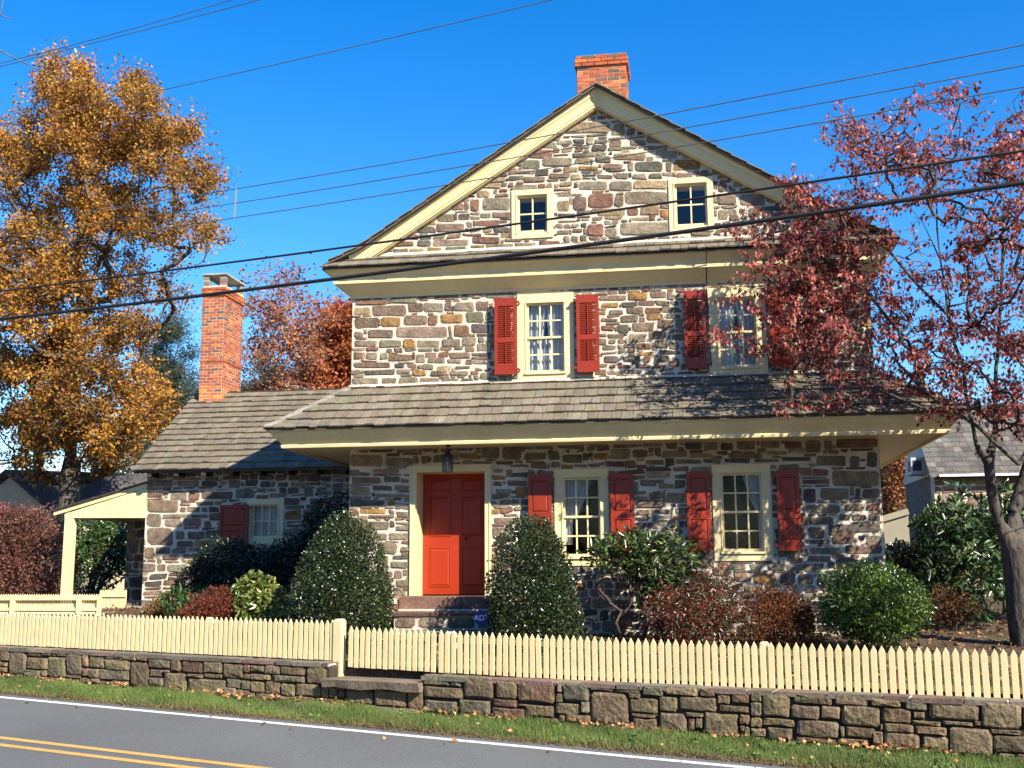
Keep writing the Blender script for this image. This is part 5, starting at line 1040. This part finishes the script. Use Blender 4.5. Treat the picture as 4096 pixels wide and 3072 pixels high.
# ---- far wood behind everything (reads as one mass)
k = 16000; X = rng.uniform(-75, 70, k); Y = rng.uniform(56, 72, k); top = 3.2+1.3*np.sin(X*.21)+.9*np.sin(X*.53+1)+.5*np.sin(X*1.7); Z = 1+top*rng.random(k)**.8*1.2
D = unit(rng.normal(size=(k, 3))); leaves('distant_wood', np.c_[X, Y, Z], D, rng.uniform(.5, 1.1, k), cols(k, [((.16, .10, .05), 3), ((.10, .10, .05), 3), ((.22, .11, .04), 1), ((.07, .08, .045), 3)]), M_leaf, None, wid=.8, kind='stuff')

k = 26000; X = rng.uniform(-75, 85, k); Y = -rng.uniform(50, 60, k); top = 13+3*np.sin(X*.21)+2*np.sin(X*.53+1)+1.5*np.sin(X*1.7); Z = top*rng.random(k)**.7; kp = rng.random(k) < .35+.65*(np.sin(X*.9)*np.sin(Z*.5+X*.3) > -.3)
leaves('wood_across_road', np.c_[X, Y, Z][kp], unit(rng.normal(size=(k, 3)))[kp], rng.uniform(.5, 1.2, k)[kp], cols(kp.sum(), [((.14, .09, .04), 3), ((.08, .08, .04), 3), ((.18, .10, .04), 1)]), M_leaf, None, wid=.8, kind='stuff')
tx = np.arange(-70, 80, 4.)+rng.uniform(-1, 1, 38); tubes('trunks_across_road', np.c_[tx, tx*0-54, tx*0-1], np.c_[tx+rng.normal(size=38), tx*0-54, tx*0+13], tx*0+.3, tx*0+.06, M_bark, None, (.08, .065, .05), 8, kind='stuff')
# ---- grass and fallen leaves
rng = np.random.default_rng(3)
k = 95000; s = rng.uniform(-8, 12.5, k); t = -rng.beta(1.1, 1.0, k)*1.2; keep = rng.random(k) < np.clip(1.15-np.abs((-t)-.55)*.35, 0, 1)*np.clip((1.22+t)/.18, .12, 1); s, t = s[keep], t[keep]; k = len(s)
base = WP[None]+s[:, None]*WU+t[:, None]*WN; base[:, 2] = .055-.0205*base[:, 0]-.04*np.clip((-t-.1)/1.05, 0, 1)+.012*np.sin(s*1.7+t*3)
h = rng.uniform(.03, .085, k)*(1+.35*np.sin(s*2.3+t*4)+.3*np.sin(s*7+t*9)+.5*(rng.random(k) < .03)); d = unit(np.c_[rng.normal(size=(k, 2))*.45, np.ones(k)]); sd = unit(np.cross(d, rng.normal(size=(k, 3))))*.0042
V = np.stack([base-sd, base+sd, base+d*h[:, None]], 1).reshape(-1, 3); gc = cols(k, [((.11, .18, .038), 5), ((.15, .21, .055), 3), ((.08, .13, .03), 2), ((.26, .21, .09), 1.2)], .14)*(1+.22*np.sin(s*1.9+t*5)*np.cos(s*.7))[:, None]
dry = np.clip((-t-.98)/.2, 0, 1)[:, None]*.8; gc = gc*(1-dry)+np.array([.20, .14, .06])*dry
tagit(npmesh('verge_grass', V, np.arange(3*k).reshape(-1, 3), np.repeat(gc, 3, 0), M_grass), 'strip of green grass between the road and the stone wall', 'grass', kind='stuff')
k = 26000; s = rng.uniform(-7.5, 12, k); t = .5+rng.beta(.8, 1.6, k)*2.2; base = WP[None]+s[:, None]*WU+t[:, None]*WN; base[:, 2] = [zgarden(a, b) for a, b in base[:, :2]]
h = rng.uniform(.03, .09, k); d = unit(np.c_[rng.normal(size=(k, 2))*.6, np.ones(k)]); sd = unit(np.cross(d, rng.normal(size=(k, 3))))*.005; keep = (np.sin(s*2.1)+np.sin(t*3+s)) > -.6
V = np.stack([base-sd, base+sd, base+d*h[:, None]], 1)[keep].reshape(-1, 3); k = len(V)//3
tagit(npmesh('garden_grass', V, np.arange(3*k).reshape(-1, 3), np.repeat(cols(k, [((.09, .14, .03), 3), ((.16, .15, .05), 2)]), 3, 0), M_grass), 'patchy grass behind the picket fence', 'grass', kind='stuff')
def litter(name, label, s, t, zf, n, size, pal, lift=.03):
    base = WP[None]+s[:, None]*WU+t[:, None]*WN; base[:, 2] = [zf(a, b, c, d_) for a, b, c, d_ in zip(base[:, 0], base[:, 1], s, t)]; base[:, 2] += rng.uniform(.0, lift, len(s))
    D = unit(np.c_[rng.normal(size=(len(s), 2)), rng.normal(size=len(s))*.45]); tagit(leaves(name, base, D, size*rng.uniform(.6, 1.3, len(s)), cols(len(s), pal), M_litter, None, wid=.75, fold=.5), label, 'leaves', kind='stuff')
ORL = [((.42, .20, .07), 4), ((.50, .30, .14), 3), ((.28, .12, .05), 2)]
cl_ = rng.uniform(-7, 12, 38); s = np.concatenate([rng.normal(c, .16, rng.integers(4, 22)) for c in cl_]+[rng.uniform(-7, 12, 190)]); n = len(s)
t = -np.abs(rng.normal(.0, .10, n))-.03; t[-60:] = rng.uniform(-1.2, -.1, 60)
litter('fallen_leaves', 'dry orange leaves gathered along the foot of the stone wall', s, t, lambda x, y, s_, t_: zverge(s_, t_)+.03, n, .06, ORL, .05)
n = 15; litter('road_leaves', 'a few dry leaves lying on the edge of the road', rng.uniform(-5, 9, n), rng.uniform(-2.0, -1.25, n), lambda x, y, s_, t_: zroad(s_, t_)+.006, n, .07, ORL, .01)
n = 9000; s = rng.uniform(-9, 17, n); t = .5+rng.random(n)*9.0; litter('garden_leaf_litter', 'brown fallen leaves on the garden soil', s, t, lambda x, y, s_, t_: zgarden(x, y)+.01, n, .075, [((.20, .10, .045), 3), ((.30, .16, .07), 3), ((.14, .07, .035), 2), ((.34, .24, .15), 1)], .04)
nw = 60; cw_ = rng.uniform(-7, 12, nw); tw2 = rng.uniform(-1.15, -.1, nw); s = np.repeat(cw_, 9)+rng.normal(size=nw*9)*.02; t = np.repeat(tw2, 9)+rng.normal(size=nw*9)*.02
litter('verge_weeds', 'small light green broad-leaved weeds in the verge', s, t, lambda x, y, s_, t_: zverge(s_, t_)+.03, nw*9, .045, [((.13, .20, .05), 3), ((.10, .16, .045), 2)], .03)
n = 9000; s = rng.uniform(-7, 12, n); t = -1.2+rng.normal(size=n)*.05; litter('verge_debris', 'crumbs of dead grass and soil along the road edge', s, t, lambda x, y, s_, t_: zverge(s_, t_)+.0, n, .022, [((.13, .085, .04), 3), ((.22, .15, .07), 2), ((.07, .05, .03), 3)], .01)

# ==================================================================== BACKGROUND BUILDINGS
Yf = 12.
fh = empty('far_house', PD(2120, 1240, Yf), label='distant stone house with grey slate roof and a cream gable holding an air conditioner', cat='house')
ea = PY(3733, 1897, Yf); zE = ea[2]; xg = ea[0]
rr1 = PY(3820, 1620, Yf); 
fw = MB(); fw.box(xg, xg+14, Yf, Yf+.4, .9, zE+.05); fwo = fw.build('wall', M_mortar, fh)
fs = MB()
for P in rubble(xg+.02, xg+6.5, .9, zE, seed=8, rows=(.13, .26)): stone_mesh(P, F3(Yf), .02, pick(PAL), fs)
fs.build('stones', M_stone, fwo, kind='stuff')
gd = 4.0; rzf = zE+1.95
sw = MB(); sw.box(xg+.001, xg+.4, Yf+.401, Yf+gd, .9, zE, (.13, .11, .095)); sw.build('side_wall', M_stone, fh)
gm = MB()
gm.sweep([[(x, Yf-.05, zE-.02), (x, Yf+gd, zE-.02), (x, Yf+gd, zE+.04), (x, Yf+gd/2, rzf), (x, Yf-.05, zE+.04)] for x in (xg-.03, xg+.12)], col=(.40, .36, .29))
gm.build('gable', M_plain, fh)
# slate roof with real courses
n = 15; rm = MB(); x = 0
for i in range(n):
    f0, f1 = i/n, (i+1.1)/n; y0_, y1_ = Yf-.25+(gd/2+.25)*f0, Yf-.25+(gd/2+.25)*f1; za, zb2 = zE-.12+(rzf-zE+.22)*f0, zE-.12+(rzf-zE+.22)*f1; x = xg-.12
    while x < xg+9:
        w_ = random.uniform(.14, .24); rm.hexa([(x, y0_, za+.02), (x+w_, y0_, za+.02), (x+w_, y1_, zb2), (x, y1_, zb2), (x, y0_, za+.045), (x+w_, y0_, za+.045), (x+w_, y1_, zb2+.012), (x, y1_, zb2+.012)], pick([((.10, .09, .078), 4), ((.14, .125, .105), 2), ((.08, .072, .065), 2)])); x += w_+.006
rm.build('slates', M_slate, fh, kind='stuff')
MB().hexa([(xg+.1, Yf-.2, zE-.15), (xg+14, Yf-.2, zE-.15), (xg+14, Yf+gd/2, rzf), (xg+.1, Yf+gd/2, rzf), (xg+.1, Yf-.2, zE-.12), (xg+14, Yf-.2, zE-.12), (xg+14, Yf+gd/2, rzf+.05), (xg+.1, Yf+gd/2, rzf+.05)], (.09, .08, .07)).hexa([(xg+.1, Yf+gd/2, rzf), (xg+14, Yf+gd/2, rzf), (xg+14, Yf+gd+.2, zE-.1), (xg+.1, Yf+gd+.2, zE-.1), (xg+.1, Yf+gd/2, rzf+.05), (xg+14, Yf+gd/2, rzf+.05), (xg+14, Yf+gd+.2, zE), (xg+.1, Yf+gd+.2, zE)], (.09, .08, .07)).build('roof', M_slate, fh)
g0 = PY(3756, 1901, Yf-.3); MB().box(g0[0], xg+9, Yf-.36, Yf-.25, g0[2]-.04, g0[2]+.02).build('gutter', M_text, fh)
ac = PX(3650, 1865, xg-.3); MB().box(xg-.42, xg-.0105, ac[1]-.45, ac[1]+.35, ac[2]-.25, ac[2]+.2, (.36, .38, .40)).build('air_conditioner', M_plain, fh)
MB().box(xg-.428, xg-.4205, ac[1]-.32, ac[1]-.02, ac[2]-.16, ac[2]+.12, (.03, .035, .04)).box(xg-.38, xg-.15, ac[1]-.455, ac[1]-.4505, ac[2]-.16, ac[2]+.12, (.03, .035, .04)).build('vent', M_plain, fh)
MB().box(xg-.05, xg-.0115, ac[1]-.3, ac[1]+.3, ac[2]+.2, ac[2]+1.4, (.30, .31, .32)).build('window', M_plain, fh)
shd = empty('cream_shed', PD(1930, 1240, 5), label='low plain cream shed wall in the gap right of the house', cat='shed')
a, b = PY(3531, 2075, 5.), PY(3632, 2045, 5.)
m_ = MB(); m_.hexa([(a[0]-1.2, 5, .8), (b[0], 5, .8), (b[0], 7, .8), (a[0]-1.2, 7, .8), (a[0]-1.2, 5, a[2]-.3), (b[0], 5, b[2]-.05), (b[0], 7, b[2]-.05), (a[0]-1.2, 7, a[2]-.3)], (.25, .225, .165)); m_.build('wall', M_plain, shd)
m_ = MB(); m_.bar((a[0]-1.2, 4.97, a[2]-.35), (b[0], 4.97, b[2]), .05, h=.12, col=(.25, .225, .165)); m_.build('trim_board', M_plain, shd)
Yl = 17.
lh = empty('left_house', PD(60, 1140, Yl), label='low cream gabled building with dark roof behind the oak trunk', cat='house')
ap = PY(33, 1893, Yl); e1 = PY(199, 2040, Yl); rw = e1[0]-ap[0]; dz_ = ap[2]-e1[2]
m_ = MB(); P = [(ap[0]-rw, .9), (e1[0], .9), (e1[0], e1[2]), (ap[0], ap[2]), (ap[0]-rw, e1[2])]
m_.sweep([[(x, Yl, z) for x, z in P], [(x, Yl+.2, z) for x, z in P]], col=(.42, .37, .25)); m_.build('gable_wall', M_plain, lh)
# roof runs back to the right (ridge parallel to the street)
r2 = PY(620, 1975, Yl+6)
m_ = MB(); ov = .15
m_.hexa([(ap[0], Yl-.2, ap[2]+.0), (e1[0]+ov, Yl-.2, e1[2]-.1), (e1[0]+14, Yl+9, e1[2]-.1), (ap[0]+12, Yl+9, ap[2]), (ap[0], Yl-.2, ap[2]+.12), (e1[0]+ov, Yl-.2, e1[2]+.02), (e1[0]+14, Yl+9, e1[2]+.02), (ap[0]+12, Yl+9, ap[2]+.12)], (.06, .055, .055))
m_.hexa([(ap[0]-rw-.2, Yl-.2, e1[2]-.1), (ap[0], Yl-.2, ap[2]), (ap[0]+12, Yl+9, ap[2]), (ap[0]-rw-.2, Yl+9, e1[2]-.1), (ap[0]-rw-.2, Yl-.2, e1[2]+.02), (ap[0], Yl-.2, ap[2]+.12), (ap[0]+12, Yl+9, ap[2]+.12), (ap[0]-rw-.2, Yl+9, e1[2]+.02)], (.06, .055, .055)); m_.build('roof', M_slate, lh)
m_ = MB(); m_.hexa([(e1[0]-.1, Yl+.3, .9), (e1[0]+14, Yl+9, .9), (e1[0]+14, Yl+9.2, .9), (e1[0]-.1, Yl+.5, .9), (e1[0]-.1, Yl+.3, e1[2]-.1), (e1[0]+14, Yl+9, e1[2]-.1), (e1[0]+14, Yl+9.2, e1[2]-.1), (e1[0]-.1, Yl+.5, e1[2]-.1)], (.35, .3, .2)); m_.build('side_wall', M_plain, lh)

# ==================================================================== UTILITY LINES, SIGN
def wire(pts, r, m, label, t, name='power_line', group=None, mb=None, own=True):
    P = []
    for x, y in pts:
        s, z = PW(x*1.85172, y*1.85172, t); P.append((s, z))
    P = sorted(P); S = np.array([p[0] for p in P]); Z = np.array([p[1] for p in P]); co = np.polyfit(S, Z, 2)
    def zz(s): e = min(max(s, S[0]), S[-1]); return float(np.polyval(co, e)+(s-e)*(2*co[0]*e+co[1]))
    ss = np.linspace(S[0]-4, S[-1]+4, 40); m_ = MB(); m_.tube([WS(s, t, zz(s)) for s in ss], r, 7)
    return tagit(m_.build(name, m, None, smooth=True), label, 'cable', 'overhead cables and wires'), co
wire([(0, 689), (540, 626), (1188, 540), (1242, 532), (1998, 427), (2212, 394)], .024, M_cable, 'thickest black cable, lowest of the lines crossing the view', -1.9, 'utility_cable')
wire([(0, 629), (553, 559.6), (1242, 466), (1998, 356.5), (2212, 326)], .014, M_cable, 'black cable just above the thickest one', -1.9, 'utility_cable')
_, c3 = wire([(0, 543), (553, 462), (1242, 356), (1998, 227), (2212, 186)], .0065, M_wire, 'lowest of the three thin grey wires', -1.2)
wire([(0, 511.6), (553, 432.7), (1242, 317), (1998, 182), (2212, 141)], .0065, M_wire, 'middle one of the three thin grey wires', -1.2)
_, c1 = wire([(0, 483), (553, 403), (1242, 280), (1998, 139.5), (2212, 97)], .0065, M_wire, 'top one of the three thin grey wires', -1.2)
wire([(0, 270), (553, 149), (1190, 0)], .0065, M_wire, 'single thin wire rising across the upper left sky', -1.2)
wire([(0, 136.7), (250, 72), (500, 0)], .0065, M_wire, 'topmost wire above the oak crown', -1.2)
wire([(0, 144), (280, 73), (553, 1.7)], .0065, M_wire, 'second wire just below the topmost one above the oak crown', -1.2)
a = PW(946, 752, -1.2); b = PW(938, 872, -1.2)
m_ = MB(); m_.bar(WS(a[0], -1.2, a[1]), WS(b[0], -1.2, b[1]), .018, up=(1, 0, 0), col=(.20, .21, .20)); tagit(m_.build('wire_spacer', M_plain), 'pale spacer rod tying the three thin wires together', 'spacer')
# yard sign
sp_ = PY(1926, 2472, -1.5)
sg = empty('yard_sign', (sp_[0], -1.5, .75), label='small blue octagonal security sign beside the door steps', cat='sign')
m_ = MB(); R8 = .122; oc_ = [(sp_[0]+R8*math.cos(t), sp_[2]+R8*math.sin(t)) for t in [math.pi/8+k*math.pi/4 for k in range(8)]]
m_.sweep([[(x, -1.5, z) for x, z in oc_], [(x, -1.49, z) for x, z in oc_]]); m_.build('board', M_sign, sg)
MB().box(sp_[0]-.01, sp_[0]+.01, -1.488, -1.478, .5, sp_[2]-.02).build('stake', M_wire, sg)
tcu = bpy.data.curves.new('letters', 'FONT'); tcu.body = 'ADT'; tcu.size = .112; tcu.align_x = 'CENTER'; tcu.align_y = 'CENTER'; tcu.extrude = .001; tcu.offset = .0022
tob = bpy.data.objects.new('letters_curve', tcu); COL.objects.link(tob); bpy.context.view_layer.update()
tme = bpy.data.meshes.new_from_object(tob.evaluated_get(bpy.context.evaluated_depsgraph_get())); bpy.data.objects.remove(tob); tme.materials.clear(); tme.materials.append(M_text)
to = bpy.data.objects.new('letters', tme); COL.objects.link(to); to.parent = sg; to.rotation_euler = (math.pi/2, 0, 0); to.location = (-.0, -.003, sp_[2]-.75)
print('OBJECTS', len(bpy.data.objects), 'TRIS', sum(sum(len(p.vertices)-2 for p in o.data.polygons) if len(o.data.polygons) < 3000 else len(o.data.polygons)*1.5 for o in bpy.data.objects if o.type == 'MESH'))
